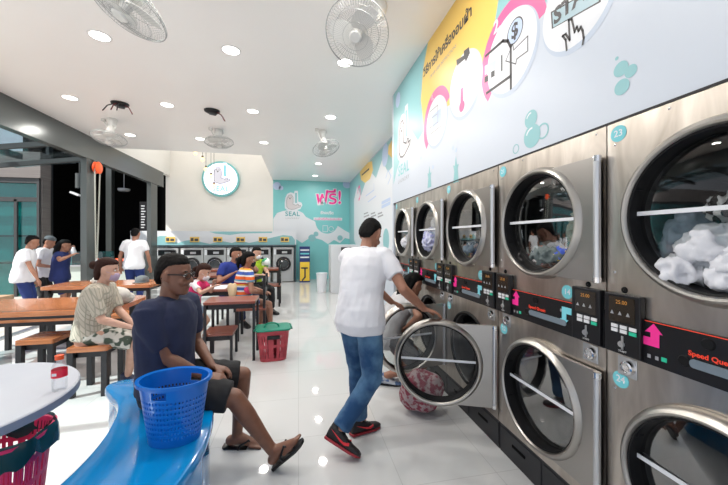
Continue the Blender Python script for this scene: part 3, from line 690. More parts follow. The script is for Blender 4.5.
for i in range(6):
    o = wp if i == 0 else copy_tree(wp)
    px = (166.5, 192, 215, 237.5, 260, 283.5)[i]
    o.location = (on_y(px, 262, YW)[0], YW, 0); tag(o, 'white front loading washer, '+wl[i], 'washing machine', 'washers along the back wall')

# standing poster box and white kiosk
x0, zz = on_y(299.5, 283, 11.0); x1 = on_y(310, 283, 11.0)[0]; zt_ = on_y(305, 246.5, 11.0)[1]
ps = empty('poster_stand', ((x0+x1)/2, 11.1, 0), 'tall poster stand with navy top and yellow lower half by the teal wall', 'poster stand')
G().span((x0, 11.0, 0), (x1, 11.25, zt_)).build('body', mat('navy_print', (.015, .035, .16), .4), ps)
zm = on_y(305, 262, 11.0)[1]
G().span((x0+.015, 10.994, .05), (x1-.015, 10.999, zm)).build('yellow_sheet', mat('lemon_print', (.85, .58, .05), .4), ps)
P6 = PrintB(10.99, ps)
for k in range(3): P6.line('lettering', [[(x0+.05, zt_-.12-k*.12), (x1-.05, zt_-.12-k*.12)]], .05, M_vinyl if k != 1 else M_tealdot, 1)
P6.line('lettering', [[(x0+.08, zm-.2), (x1-.1, zm-.2)], [(x0+.18, zm-.2), (x0+.18, zm-.5), (x0+.1, zm-.6)]], .05, M_ink, 1)
k1, kz = on_y(331, 245, 8.6)
kk = empty('kiosk', (k1+.5, 8.9, 0), 'white payment kiosk cabinet behind the standing man', 'kiosk')
G().span((k1, 8.6, 0), (XR2-.25, 9.3, kz)).build('body', mat('kiosk_white', (.62, .64, .66), .4), kk, bevel=.01)
xa = on_y(341, 250, 8.6)[0]
G().span((xa, 8.585, kz-.55), (xa+.28, 8.599, kz-.06)).build('screen', M_greyd, kk)
G().span((xa, 8.585, .35), (xa+.28, 8.599, kz-.68)).build('panel', M_panel, kk)
b = on_floor(329, 291)
tag(G().lathe([(.001, 0), (.12, 0), (.15, .50), (.155, .50), (.155, .52), (.001, .53)], (k1-.22, 8.9, 0), (0, 0, 1), 24).build('waste_bin', M_vinyl, smooth=1), 'small white waste bin beside the kiosk against the teal wall', 'bin')

# ================================================================== CEILING: downlights, fans, fittings, pendant bulbs
row = {3.8: 'nearest row', 5.54: 'second row from the camera', 7.28: 'third row from the camera', 9.0: 'far row before the teal wall', 2.05: 'added unseen row overhead'}  # the overhead row is added out of view for extra light
coln = {-3.3: 'by the grey beam', -2.0: 'left of the middle', -.73: 'in the middle', .54: 'by the dryer wall'}
dl = None
def downlight(x, y, lab, CEIL=CEIL, en=16):
    r = empty('recessed_downlight', (x, y, CEIL), lab, 'ceiling light', 'recessed round downlights in the white ceiling')
    g = G(); g.open = True
    g.lathe([(.105, 0), (.103, -.006), (.086, -.006), (.085, 0)], (x, y, CEIL), (0, 0, 1), 32); g.build('trim_ring', M_white, r, smooth=1)
    G().lathe([(.001, -.004), (.0845, -.004), (.0845, -.001), (.001, -.001)], (x, y, CEIL), (0, 0, 1), 32).build('lamp_disc', M_lamp, r)
    l = bpy.data.lights.new('downlight_lamp', 'AREA'); l.shape = 'DISK'; l.size = .16; l.energy = en; l.color = (1, .96, .9)
    lo = bpy.data.objects.new('downlight_lamp', l); COL.objects.link(lo); lo.parent = r; lo.location = (0, 0, -.012)
row[10.75] = 'last row at the teal wall'
for y in (2.05, 3.8, 5.54, 7.28, 9.0, 10.75):
    for x in (-3.3, -2.0, -.73, .54):
        if y > 8 and x < 0: continue
        if y == 2.05 and x != -2.0 and x != -.73 and x != .54: continue
        downlight(x, y, 'white recessed downlight, %s, %s' % (row[y], coln[x]))

for x, y, t in ((-3.4, 9.3, 'front left'), (-1.6, 9.3, 'front right'), (-3.4, 10.7, 'back left'), (-1.6, 10.7, 'back right')): downlight(x, y, 'added unseen downlight high in the raised bay, %s corner' % t, 5.2, 11)  # lamps added out of sight to brighten the cream bay wall
def make_fan():
    """axis of the cage is local -z (blowing down); cage centre at the origin"""
    r = empty('ceiling_fan', (0, 0, 0), 'x', 'fan', 'white caged orbit fans under the ceiling')
    R = .255
    g = G()
    for rr, z in ((R, 0), (R, -.012), (R*.72, -.065), (R*.40, -.082)): g.ring((0, 0, z), (0, 0, 1), rr, .0032 if rr == R else .0018, 48, 5)
    for k in range(72):
        a = 2*PI*k/72; u = V((math.cos(a), math.sin(a), 0))
        g.tube([u*.05+V((0, 0, -.088)), u*R*.45+V((0, 0, -.081)), u*R*.75+V((0, 0, -.062)), u*R*.95+V((0, 0, -.03)), u*R], .0009, 4)
    g.build('front_cage', M_wire, r, local=True)
    g = G()
    for rr, z in ((R*.72, .055), (R*.42, .075)): g.ring((0, 0, z), (0, 0, 1), rr, .0018, 48, 5)
    for k in range(60):
        a = 2*PI*k/60; u = V((math.cos(a), math.sin(a), 0))
        g.tube([u*.06+V((0, 0, .08)), u*R*.6+V((0, 0, .068)), u*R*.93+V((0, 0, .03)), u*R], .0009, 4)
    g.build('rear_cage', M_wire, r, local=True)
    G().lathe([(.001, -.10), (.04, -.098), (.052, -.085), (.001, -.083)], (0, 0, 0), (0, 0, 1), 24).build('badge', M_fan, r, smooth=1, local=True)
    G().lathe([(.001, -.05), (.03, -.045), (.038, -.02), (.038, .02), (.001, .02)], (0, 0, 0), (0, 0, 1), 20).build('hub', M_fan, r, smooth=1, local=True)
    for k in range(3):
        rings = []
        for t in (0, .25, .5, .75, 1):
            rad = .03+t*.19; wdt = .03+.055*math.sin(PI*min(t*.8+.15, 1)); a0 = 2*PI*k/3+t*.35
            u = V((math.cos(a0), math.sin(a0), 0)); w = V((-math.sin(a0), math.cos(a0), 0))*wdt+V((0, 0, .018*(1-t*.5)))
            c = u*rad; rings.append([c-w+V((0, 0, .0015)), c+w+V((0, 0, .0015)), c+w-V((0, 0, .0015)), c-w-V((0, 0, .0015))])
        G().loft(rings).build('blade', M_fan, r, smooth=1, local=True)
    G().lathe([(.001, .22), (.045, .21), (.062, .17), (.066, .10), (.06, .075), (.001, .07)], (0, 0, 0), (0, 0, 1), 24).build('motor', M_fan, r, smooth=1, local=True)
    return r
fp = make_fan()
def fan(o, c, n, mount, lab):
    n = V(n).normalized(); c = V(c)
    o.location = c; o.rotation_mode = 'XYZ'; o.rotation_euler = (-n).to_track_quat('Z', 'Y').to_euler(); o['label'] = lab
    bpy.context.view_layer.update()
    m = V((mount[0], mount[1], CEIL)); e = c-n*.17
    def loc(g, name, mt): 
        mw = o.matrix_world.inverted(); g.v = [tuple(mw @ V(p)) for p in g.v]; return g.build(name, mt, o, smooth=1, local=True)
    loc(G().lathe([(.001, 0), (.075, 0), (.078, -.03), (.06, -.11), (.055, -.14), (.001, -.15)], m, (0, 0, 1), 20), 'gear_housing', M_fan)
    side = V((-n.y, n.x, 0)); side = side.normalized() if side.length > .05 else V((1, 0, 0))
    loc(G().tube([m+side*.02-V((0, 0, .10)), e+side*.08+n*-.02, e+side*.07], .016, 8).tube([e+side*.075, e-side*.075], .014, 8), 'bracket_arm', M_fan)
    loc(G().tube([m-side*.14-V((0, 0, .0)), m-side*.14-V((0, 0, .05)), m-side*.10-V((0, 0, .12)), e-side*.05], .008, 8).box(m-side*.15-V((0, 0, .02)), (.06, .05, .04)), 'cable_box', M_fan)
specs = [(at(357, 33, 2.62), (-.26, -.58, -.74), (.70, 2.80), 'caged fan near the dryer wall, nearest on the right'),
         (at(127, 6, 2.15), (-.42, -.16, -.88), (-1.08, 2.60), 'tilted caged fan cut by the top edge of the photo'),
         (at(109, 138, 5.5), (-.05, -.22, -1), (-3.17, 6.38), 'caged fan by the grey beam on the left'),
         (at(219, 142, 6.1), (.06, -.10, -1), (-1.49, 6.62), 'small caged fan in the middle of the ceiling'),
         (at(326, 148, 6.1), (.25, -.35, -.9), (.46, 6.28), 'caged fan toward the teal wall on the right'),
         (at(322, 152, 6.9), (0, 0, -1), (0, 0), '')]
for i, (c, n, m, lab) in enumerate(specs[:5]):
    if i: o = copy_tree(fp0)
    else:
        fp0 = fp; o = fp; spare = copy_tree(fp); fp0 = spare
    fan(o, c, n, m, lab)
def deltree(o):
    for c in list(o.children): deltree(c)
    bpy.data.objects.remove(o)
deltree(fp0)

M_wirec = mat('dark_red_wire', (.12, .015, .02), .5)
for px, py, lab, k in ((120, 103.5, 'dark open ceiling fitting with loose wires, nearer the grey beam', 5), (212, 110.5, 'dark open ceiling fitting with one loose wire, in mid ceiling', 2)):
    p = on_floor(px, py, CEIL)
    r = empty('ceiling_fitting', p, lab, 'ceiling fitting')
    G().lathe([(.001, -.045), (.08, -.04), (.115, -.02), (.12, 0), (.001, 0)], p, (0, 0, 1), 24).build('mounting_plate', M_black, r, smooth=1)
    g = G().box(p+V((.02, -.02, -.06)), (.10, .06, .03), rz=.5); g.build('terminal_block', M_greyd, r)
    random.seed(k)
    for q in range(k):
        a = random.uniform(0, 6.28); d = V((math.cos(a), math.sin(a), 0))
        G().tube([p+d*.08-V((0, 0, .03)), p+d*.16-V((0, 0, .08)), p+d*.22-V((0, 0, .18))], .008, 6).build('loose_wire', M_wirec if q % 2 else M_black, r)
M_bulb = mat('lit_bulb', (1, .7, .35), .3, emit=((1, .62, .25), 2.2))
for i, (px, py, D) in enumerate(((195.5, 152, 10.0), (202.5, 158.5, 10.0), (206, 168.5, 10.0), (211, 175.5, 10.2), (214, 185, 10.2))):
    p = at(px, py, D)
    r = empty('pendant_bulb', p, 'bare bulb hanging on a cord, %s' % ('topmost of the cluster', 'second from the top', 'middle of the cluster', 'left of the seal on the round sign', 'lowest of the cluster')[i], 'pendant light', 'hanging bulbs in the raised bay')
    G().tube([p+V((0, 0, .06)), V((p.x, p.y, 5.2))], .006, 6).build('cord', M_greyd, r)
    G().lathe([(.001, .09), (.028, .085), (.03, .03), (.001, .02)], p, (0, 0, 1), 14).build('socket', mat('brown_socket', (.10, .04, .02), .4), r, smooth=1)
    G().ell(p-V((0, 0, .03)), (.055, .055, .065)).build('bulb', M_bulb, r, smooth=1)

# ================================================================== FURNITURE
def table(name, lab, x0, x1, y0, y1, h, top, legs, r=.02, t=.045, inset=.07, group=None, lt=.05, cat='table', apron=True):
    cx, cy = (x0+x1)/2, (y0+y1)/2; w, d = x1-x0, y1-y0
    e = empty(name, (cx, cy, 0), lab, cat, group)
    G().prism(rrect(w, d, r), lambda a, b, h_: (cx+a, cy+b, h-t+h_), t).build('seat' if cat in ('stool', 'bench') else 'tabletop', top, e, bevel=.004)
    if apron:
        i2 = inset+lt/2-.006
        g = G().span((x0+i2, y0+i2, h-t-.06), (x1-i2, y0+i2+.02, h-t)).span((x0+i2, y1-i2-.02, h-t-.06), (x1-i2, y1-i2, h-t)).span((x0+i2, y0+i2, h-t-.06), (x0+i2+.02, y1-i2, h-t)).span((x1-i2-.02, y0+i2, h-t-.06), (x1-i2, y1-i2, h-t)); g.build('frame', legs, e)
    for a in (x0+inset, x1-inset):
        for b in (y0+inset, y1-inset): G().span((a-lt/2, b-lt/2, 0), (a+lt/2, b+lt/2, h-t)).build('leg', legs, e, bevel=.003)
    return e
table('dining_table', 'large orange wooden table where the woman in the plaid dress rests her bag', -3.75, -1.84, 3.74, 4.58, .735, M_wood, M_leg, r=.16, t=.05, inset=.14, lt=.06)
table('dining_table', 'orange wooden table behind the plaid woman holding a grey cap and white bag', -3.75, -2.25, 5.62, 6.35, .735, M_wood, M_leg, r=.06, t=.05)
table('wooden_bench', 'orange wooden bench on the far side of the large orange table', -3.75, -1.95, 4.78, 5.10, .45, M_wood, M_leg, inset=.05, cat='bench')
table('wooden_bench', 'orange wooden bench in front of the table with the grey cap', -3.5, -2.45, 5.20, 5.48, .45, M_wood, M_leg, inset=.05, cat='bench')
table('square_stool', 'orange topped dark stool left of the plaid woman', -2.68, -2.36, 3.72, 4.05, .46, M_wood, M_leg, inset=.03, lt=.05, cat='stool')
table('square_stool', 'dark stool the woman in the plaid dress sits on', -2.05, -1.72, 3.38, 3.72, .46, M_wood, M_leg, inset=.03, lt=.05, cat='stool')
table('square_stool', 'dark stool cut off by the left edge beside the round table', -3.05, -2.75, 2.78, 3.10, .45, M_wood, M_leg, inset=.03, lt=.05, cat='stool')
table('side_table', 'small red-brown table in front of the girl in pink', -1.08, -.50, 4.02, 4.42, .71, M_woodd, M_leg, t=.03, inset=.02, lt=.03)
table('square_stool', 'low red-brown stool under the small table by the girl', -1.10, -.76, 4.06, 4.42, .335, M_woodd, M_leg, t=.03, inset=.02, lt=.03, cat='stool')
table('dining_table', 'red-brown table with a glossy pale top between the girl and the man in blue', -1.62, -.98, 5.0, 5.72, .71, M_woodd, M_leg, t=.03, inset=.03, lt=.035)
table('dining_table', 'long narrow table in front of the back washers with dark legs', -2.4, -.45, 8.0, 8.5, .735, M_woodd, M_leg, t=.04, inset=.03, lt=.045)
table('dining_table', 'red-brown table behind the man in the blue shirt', -2.35, -1.2, 6.75, 7.4, .735, M_woodd, M_leg, t=.04, inset=.03, lt=.045)
p = G().span((-1.52, 5.06, .7105), (-1.05, 5.5, .716)); tag(p.build('painted_reflection', M_vinyl), 'pale painted reflection on the table behind the girl', 'painted reflection')  # bright reflection of the glossy tabletop, painted as a thin pale slab
def chair(x, y, rz, lab):
    e = empty('dining_chair', (0, 0, 0), lab, 'chair', 'dark slatted dining chairs')
    G().box((0, 0, .44), (.40, .40, .03)).build('seat', M_woodd, e, bevel=.004, local=True)
    for a in (-.18, .18):
        G().box((a, -.18, .213), (.035, .035, .426)).build('leg', M_leg, e, local=True)
        G().box((a, .18, .46), (.035, .035, .92)).build('leg', M_leg, e, local=True)
    for z in (.58, .70, .84): G().box((0, .18, z), (.325, .02, .07)).build('back_slat', M_leg, e, local=True)
    e.location = (x, y, 0); e.rotation_euler = (0, 0, rz); return e
chair(-.66, 5.02, -PI/2, 'dark chair under the woman in the rainbow striped shirt')
chair(-.90, 6.70, -PI/2-.4, 'dark chair under the person in the lime green shirt')
chair(-.58, 7.35, -PI/2, 'empty dark slat-back chair near the long table by the back washers')
chair(-1.16, 6.05, 0, 'dark chair under the man in the blue shirt')

# round table with the bottle and a pink basket below
rt = empty('round_table', (-1.52, 1.67, 0), 'round white-topped table cut by the left edge of the photo', 'table')
G().lathe([(.001, .75), (.485, .75), (.49, .745), (.49, .712), (.485, .708), (.001, .708)], (-1.52, 1.67, 0), (0, 0, 1), 72).build('tabletop', M_tabletop, rt, smooth=30)
G().lathe([(.488, .742), (.4915, .742), (.4915, .71), (.488, .708)], (-1.52, 1.67, 0), (0, 0, 1), 72).build('edge_band', M_rim, rt, smooth=30)
G().lathe([(.001, 0), (.24, 0), (.24, .015), (.035, .03), (.03, .10), (.03, .70), (.1, .708), (.001, .708)], (-1.75, 1.5, 0), (0, 0, 1), 30).build('pedestal', M_alu, rt, smooth=1)
bx, by = -1.075, 1.735
bo = empty('drink_bottle', (bx, by, .75), 'small clear bottle with orange cap and red label on the round table', 'bottle')
g = G(); g.open = True
g.lathe([(.001, .002), (.024, .0), (.028, .008), (.028, .05), (.026, .055), (.028, .06), (.028, .105), (.022, .125), (.013, .135), (.013, .142)], (bx, by, .75), (0, 0, 1), 28); g.build('bottle_body', M_clear, bo, smooth=1)
G().lathe([(.001, .141), (.016, .141), (.0165, .160), (.001, .162)], (bx, by, .75), (0, 0, 1), 20).build('cap', M_orangep, bo, smooth=1)
g = G(); g.open = True; g.lathe([(.0288, .063), (.0288, .098)], (bx, by, .75), (0, 0, 1), 28, caps=False); g.build('label_band', mat('red_label', (.75, .02, .05), .4), bo, smooth=1)
G().box((bx-.003, by-.0293, .75+.08), (.018, .001, .012)).build('label_print', M_vinyl, bo)

def basket(name, lab, c, ax, ay, h, k, hole, m, rz=0, n=72, nv=20, lip=.014, sq=0, th=.0035, handles=True, hx=None):
    """openwork laundry basket; k = base/top size ratio; hole(i,j)->True leaves an opening"""
    e = empty(name, c, lab, 'basket', rz=rz)
    def pt(a, t):
        s = k+(1-k)*t; ca, sa = math.cos(a), math.sin(a)
        if sq: p = 2/sq; x = math.copysign(abs(ca)**p, ca); y = math.copysign(abs(sa)**p, sa)
        else: x, y = ca, sa
        return (ax*s*x, ay*s*y, h*t)
    vs = [pt(2*PI*i/n, j/nv) for j in range(nv+1) for i in range(n)]
    g = G(); g.open = True; fs = []
    def opn(i, j):
        if handles and nv-5 <= j <= nv-3:
            a = (i+.5)/n*2*PI
            if abs(((a-hx[0]+PI) % (2*PI))-PI) < hx[2] or abs(((a-hx[1]+PI) % (2*PI))-PI) < hx[2]: return True
        return hole(i, j)
    for j in range(nv):
        for i in range(n):
            if not opn(i, j): fs.append((j*n+i, j*n+(i+1) % n, (j+1)*n+(i+1) % n, (j+1)*n+i))
    g.add(vs, fs); g.add([(0, 0, .004)]+[pt(2*PI*i/n, 0) for i in range(n)], [(0, (i+1) % n+1, i+1) for i in range(n)])
    o = g.build('basket_body', m, e, local=True); s = o.modifiers.new('solid', 'SOLIDIFY'); s.thickness = th
    g = G(); rings = []
    for dx, dz in ((0, 0), (lip, .004), (lip, -.012), (0, -.016)): rings.append([(pt(2*PI*i/n, 1)[0]*(1+dx/ax), pt(2*PI*i/n, 1)[1]*(1+dx/ay), h+dz) for i in range(n)])
    g.loft(rings+[rings[0]], caps=False); g.build('rim', m, e, smooth=1, local=True)
    return e
hole_sq = lambda i, j: (i % 2 == 0) and (j % 2 == 0) and 3 <= j <= 15
basket('laundry_basket', 'blue perforated plastic laundry basket standing on the blue bench', (-.605, 1.775, .451), .160, .122, .30, .74, lambda i, j: i % 2 == 0 and j % 2 == 1 and (2 <= j <= 18), M_bask, rz=-.1, n=110, nv=24, hx=(1.15, 4.55, .22), handles=True)
basket('laundry_basket', 'pink basket with a dark green liner under the round table', (-1.47, 1.93, 0), .20, .17, .47, .78, lambda i, j: i % 3 == 0 and j % 5 != 0 and 1 < j < 19, M_pinkb, rz=.1, n=180, sq=3, handles=False)
bl = [o for o in bpy.data.objects if o.name == 'laundry_basket.001'][0]
g = G(); g.open = True
n = 48; random.seed(3)
rings = []
for t, z in ((.93, .40), (1.0, .46), (1.06, .485), (1.10, .46), (1.12, .41), (1.11, .38)):
    rings.append([(.20*t*math.copysign(abs(math.cos(a))**.7, math.cos(a))*(1+.04*math.sin(9*a)), .17*t*math.copysign(abs(math.sin(a))**.7, math.sin(a))*(1+.04*math.sin(7*a)), z+(.02*math.sin(5*a+z*9)+.015*math.sin(11*a) if z < .45 else 0)) for a in [2*PI*i/n for i in range(n)]])
g.loft(rings, caps=False); g.build('bin_liner', M_bag, bl, smooth=70, local=True)
rb = basket('laundry_basket', 'red openwork laundry basket with green lid on the white floor', (-.30, 4.08, 0), .19, .155, .36, .80, lambda i, j: i % 4 == 0 and j not in (0, 1, 9, 10, 17, 18, 19) and j > 0, M_redb, rz=.1, n=144, sq=4, lip=.006, handles=False)
G().prism(rrect(.40, .33, .05), lambda a, b, h: (a, b, .361+h), .02).build('lid', M_greenp, rb, bevel=.006, local=True)
g = G()
for s_ in (-1, 1): g.tube([(s_*.20, -.08, .38), (s_*.215, -.06, .36), (s_*.215, .06, .36), (s_*.20, .08, .38)], .012, 8)
g.build('lid_catch', M_greenp, rb, smooth=1, local=True)
G().tube([(-.02+.085*math.cos(a), -.02, .375+.06*math.sin(a)) for a in [PI*i/14 for i in range(15)]], .010, 8).build('lid_handle', M_greenp, rb, smooth=1, local=True)
G().span((-.07, -.168, .27), (.07, -.155, .315)).build('front_handle', M_black, rb, bevel=.004, local=True)

# blue curved bench
outer = [(-.502, 2.10), (-.465, 1.95), (-.447, 1.78), (-.446, 1.66), (-.465, 1.503), (-.50, 1.35), (-.56, 1.20), (-.68, 1.02), (-.85, .86)]
inner = [(-1.299, 2.504), (-1.20, 2.37), (-1.085, 2.238), (-1.02, 2.10), (-.985, 1.97), (-.960, 1.862), (-.944, 1.70), (-.951, 1.527), (-.99, 1.38), (-1.08, 1.20), (-1.25, 1.05)]
back = [(-.56, 2.28), (-.68, 2.43), (-.85, 2.54), (-1.0, 2.59), (-1.155, 2.603), (-1.25, 2.58)]
path = list(reversed(outer))+back+inner
def smooth_closed(p, it=2):
    for _ in range(it):
        q = []
        for i in range(len(p)):
            a = V(p[i]); b = V(p[(i+1) % len(p)]); q += [tuple(a*.75+b*.25), tuple(a*.25+b*.75)]
        p = q
    return p
path = smooth_closed(path)
be = empty('curved_bench', (-.8, 1.9, 0), 'glossy blue curved bench the man in navy sits on', 'bench')
def inset(p, d):
    n = len(p); out = []
    A = sum(p[i][0]*p[(i+1) % n][1]-p[(i+1) % n][0]*p[i][1] for i in range(n)); sg_ = 1 if A > 0 else -1
    for i in range(n):
        t = (V(p[(i+1) % n])-V(p[i-1])).normalized(); nrm = V((-t.y, t.x))*sg_; out.append(tuple(V(p[i])+nrm*d))
    return out
rings = [[(a, b, z) for a, b in inset(path, d)] for d, z in ((.02, 0), (.02, .30), (.022, .385), (.008, .395), (.0, .405), (0, .43), (.006, .444), (.018, .45))]
G().loft(rings).build('bench_shell', M_blue, be, smooth=35, tri=True)

# small things on tables
cap = empty('cap', (-2.52, 5.95, .735), 'grey peaked cap lying on the table behind the plaid woman', 'cap')
M_cap = mat('grey_cap_cloth', (.10, .11, .12), .8)
G().lathe([(.10, 0), (.10, .04), (.085, .08), (.05, .105), (.001, .115)], (-2.52, 5.95, .736), (0, 0, 1), 24).build('crown', M_cap, cap, smooth=1)
G().prism([(.10*math.cos(a)+ .0, -.09-.07*math.sin(a)) for a in [PI*i/12 for i in range(13)]]+[(-.08, -.05), (.08, -.05)], lambda a, b, h: (-2.52+a, 5.95+b, .738+h), .008).build('brim', M_cap, cap)

# ================================================================== PEOPLE
BAKE = bpy.data.scenes.new('bake')
def bake(g, name, m, parent, voxel=.008, smooth=3, disp=0, dscale=.12, extra=(), ridge=False):
    me = bpy.data.meshes.new(name); me.from_pydata([tuple(p) for p in g.v], [], g.f); me.update()
    bm = bmesh.new(); bm.from_mesh(me); bmesh.ops.recalc_face_normals(bm, faces=bm.faces); bm.to_mesh(me); bm.free()
    o = bpy.data.objects.new(name, me); BAKE.collection.objects.link(o)
    r = o.modifiers.new('r', 'REMESH'); r.mode = 'VOXEL'; r.voxel_size = voxel
    if smooth: s = o.modifiers.new('s', 'SMOOTH'); s.iterations = smooth; s.factor = .5
    BAKE.view_layers[0].update(); dg = BAKE.view_layers[0].depsgraph; me2 = bpy.data.meshes.new_from_object(o.evaluated_get(dg)); bpy.data.objects.remove(o)
    if disp:
        for v in me2.vertices:
            p = v.co/dscale; d = noise.noise(V((p.x*1.4, p.y*1.4, p.z*.7)))*.7+noise.noise(p*2.3+V((5, 5, 5)))*.3
            if ridge: d = .55-abs(noise.noise(p*1.2+V((3, 1, 2))))*2.2+noise.noise(p*3)*.35
            v.co = v.co+v.normal*(d+(.25 if not ridge else 0))*disp
    inv = wm(parent).inverted()
    for v in me2.vertices: v.co = inv @ v.co
    for p in me2.polygons: p.use_smooth = True
    me2.materials.clear(); me2.materials.append(m); me2.name = name
    ob = bpy.data.objects.new(name, me2); COL.objects.link(ob); ob.parent = parent
    return ob
def ik(a, b, l1, l2, pole):
    a = V(a); b = V(b); d = b-a; L = min(d.length, (l1+l2)*.999); u = d.normalized()
    x = (l1*l1-l2*l2+L*L)/(2*L); h = math.sqrt(max(l1*l1-x*x, 0)); p = V(pole); p = (p-u*p.dot(u)).normalized()
    return a+u*x+p*h, a+u*L
def frame(fwd, up):
    f = V(fwd).normalized(); u = V(up); u = (u-f*u.dot(f)).normalized(); r = f.cross(u)
    return Matrix((r, f, u)).transposed()                         # columns: right, forward, up
def hand(g, w, d, n, thumb, s=1.0, curl=.5, spread=.03):
    """w wrist, d finger direction, n palm-facing normal, thumb = side direction"""
    d = V(d).normalized(); n = V(n); n = (n-d*n.dot(d)).normalized(); t = V(thumb); t = (t-d*t.dot(d)-n*t.dot(n)).normalized(); w = V(w)
    rings = []
    for q, wd, th in ((-.01, .024, .019), (.02, .032, .016), (.055, .040, .014), (.085, .041, .012), (.095, .036, .010)):
        c = w+d*q*s; rings.append([c+(t*math.cos(2*PI*k/12)*wd+n*math.sin(2*PI*k/12)*th)*s for k in range(12)])
    g.loft(rings)
    for k, (off, L) in enumerate(((.031, .072), (.0105, .082), (-.0105, .076), (-.031, .058))):
        b = w+(d*(.086-.004*abs(k-1))+t*off)*s; dd = (d+t*spread*(1.5-k)).normalized(); a = curl; pts = [b-dd*.02*s, b]; p = b
        for seg, fr in enumerate((.45, .32, .23)):
            a_ = a*(seg+.6)*.75; v = (dd*math.cos(a_)+n*math.sin(a_)).normalized(); p = p+v*L*fr*s; pts.append(p)
        g.tube(pts, [.0095*s, .0098*s, .009*s, .0083*s, .0068*s], 8, ball=True)
    b = w+(d*.025+t*.022)*s; v = (d*.75+t*.75+n*.25).normalized(); v2 = (d*.95+t*.25+n*.35).normalized()
    g.tube([b, b+v*.038*s, b+v*.038*s+v2*.036*s, b+v*.038*s+v2*.060*s], [.014*s, .0125*s, .0105*s, .0085*s], 8, ball=True)
HEADR = [(-.116, .026, .080, .025), (-.108, .040, .088, .0), (-.085, .055, .092, -.03), (-.055, .064, .090, -.062), (-.01, .071, .088, -.088), (.03, .075, .089, -.098), (.06, .074, .087, -.099), (.09, .063, .070, -.084), (.108, .045, .045, -.06), (.118, .02, .01, -.03)]
def headloft(g, H, F, k=1.0, off=(0, 0, 0), n=28, rows=HEADR, zmin=None):
    rings = []
    for z, w, a, b in rows:
        cy = (a+b)/2; ry = (a-b)/2
        rings.append([H+F @ V((w*k*math.cos(2*PI*i/n)+off[0], cy*k+ry*k*math.sin(2*PI*i/n)+off[1], z*k+off[2])) for i in range(n)])
    return g.loft(rings)
def person(name, lab, pel, yaw, lean=0, side=0, s=1.0, head=(0, 0, 0), hands=((.1, .3, -.3), (.1, .3, -.3)), feet=None, elbow=((-.6, -.3, -.6), (.6, -.3, -.6)), knee=None,
           skin=None, hair=None, top=None, bottom=None, shoe=None, fine=.009, handdir=None, curl=(.5, .5), toe=None, hairkind='short', mask=None, sleeve=.55, hem=-.10, leg=1.0, fat=1.0, extra=None, twist=0, group=None, chestoff=(0, 0, 0), skirt=None, eyes=True, toppattern=None, cuff=.0, child=False, sandals=False, thumbs=None):
    """pel: pelvis; yaw: heading (0 = +x, 90 = +y); feet/hands are world targets (left, right); sizes scale with s"""
    pel = V(pel); yr = math.radians(yaw); F0 = V((math.cos(yr), math.sin(yr), 0)); R0 = V((F0.y, -F0.x, 0)); U = V((0, 0, 1))
    up = (U*math.cos(math.radians(lean))+F0*math.sin(math.radians(lean))+R0*math.sin(math.radians(side))).normalized()
    yt = math.radians(yaw+twist); F1 = V((math.cos(yt), math.sin(yt), 0)); F1 = (F1-up*F1.dot(up)).normalized(); R1 = F1.cross(up)
    upm = (U+up*1.0).normalized()
    waist = pel+upm*.16*s; chest = waist+up*.17*s+V(chestoff); neck = chest+up*.17*s+F1*.012*s
    hy, hp, hr = [math.radians(a) for a in head]
    FH = (Matrix.Rotation(hy, 3, 'Z') @ Matrix.Rotation(math.atan2(F1.y, F1.x)-PI/2, 3, 'Z')) @ Matrix.Rotation(hp, 3, 'X') @ Matrix.Rotation(hr, 3, 'Y')
    fh = FH @ V((0, 1, 0)); uh = FH @ V((0, 0, 1)); rh = FH @ V((1, 0, 0))
    hs = s*(1.0 if not child else 1.35)
    H = neck+(up*.075+uh*.085)*s*(1 if not child else 1.25)+fh*.022*s
    base = V((pel.x, pel.y, 0))
    root = empty(name, base, lab, 'person', group)
    Sh = [neck-up*.045*s-R1*.175*s*fat**.5, neck-up*.045*s+R1*.175*s*fat**.5]
    Hp = [pel-R0*.088*s*fat**.5-U*.0*s, pel+R0*.088*s*fat**.5]
    El = []; Wr = []; Kn = []; An = []
    for k in (0, 1):
        t = hands[k]; e, w = ik(Sh[k], t, .285*s, .25*s, V(R1)*elbow[k][0]+V(F1)*elbow[k][1]+U*elbow[k][2]); El.append(e); Wr.append(w)
        if feet: kd = V(knee[k]) if knee else F0; e, w = ik(Hp[k], feet[k], .43*s, .41*s, kd); Kn.append(e); An.append(w)
    # ---- body, one surface
    g = G()
    def sect(c, w, d, u, rr, ff, n=22): return [c+(rr*math.cos(2*PI*i/n)*w+ff*math.sin(2*PI*i/n)*d) for i in range(n)]
    def torso(g, inf, lo=-.10, hi=.51, hemout=0):
        P = [(-.10, .150, .110, 0), (-.03, .168, .122, 0), (.06, .158, .115, 0), (.16, .150, .108, 1), (.26, .162, .115, 1), (.36, .176, .118, 2), (.43, .172, .105, 2), (.475, .145, .085, 2), (.505, .085, .070, 2)]
        rings = []
        for h, w, d, z in P:
            if h < lo-1e-6 or h > hi+1e-6: continue
            if h <= .16: c = pel.lerp(waist, h/.16) if h > 0 else pel+U*h*s; fr = h/.16 if h > 0 else 0
            elif h <= .33: c = waist.lerp(chest, (h-.16)/.17); fr = 1
            else: c = chest.lerp(neck, (h-.33)/.17); fr = 1
            rr = R0.lerp(R1, max(0, min(1, fr))).normalized(); ff = F0.lerp(F1, max(0, min(1, fr))).normalized()
            fb = fat if h < .35 else fat**.5
            ho = hemout*max(0, min(1, (.22-h)/.2)); rings.append(sect(c, (w*fb)*s+inf+ho, (d*fb)*s+inf+ho, U, rr, ff))
        return g.loft(rings)
    torso(g, -.004)
    g.tube([neck-up*.05*s, neck+up*.01*s, H-uh*.05*hs-fh*.015*s], [.062*s, .054*s, .052*s*(1 if not child else 1.1)], 16)
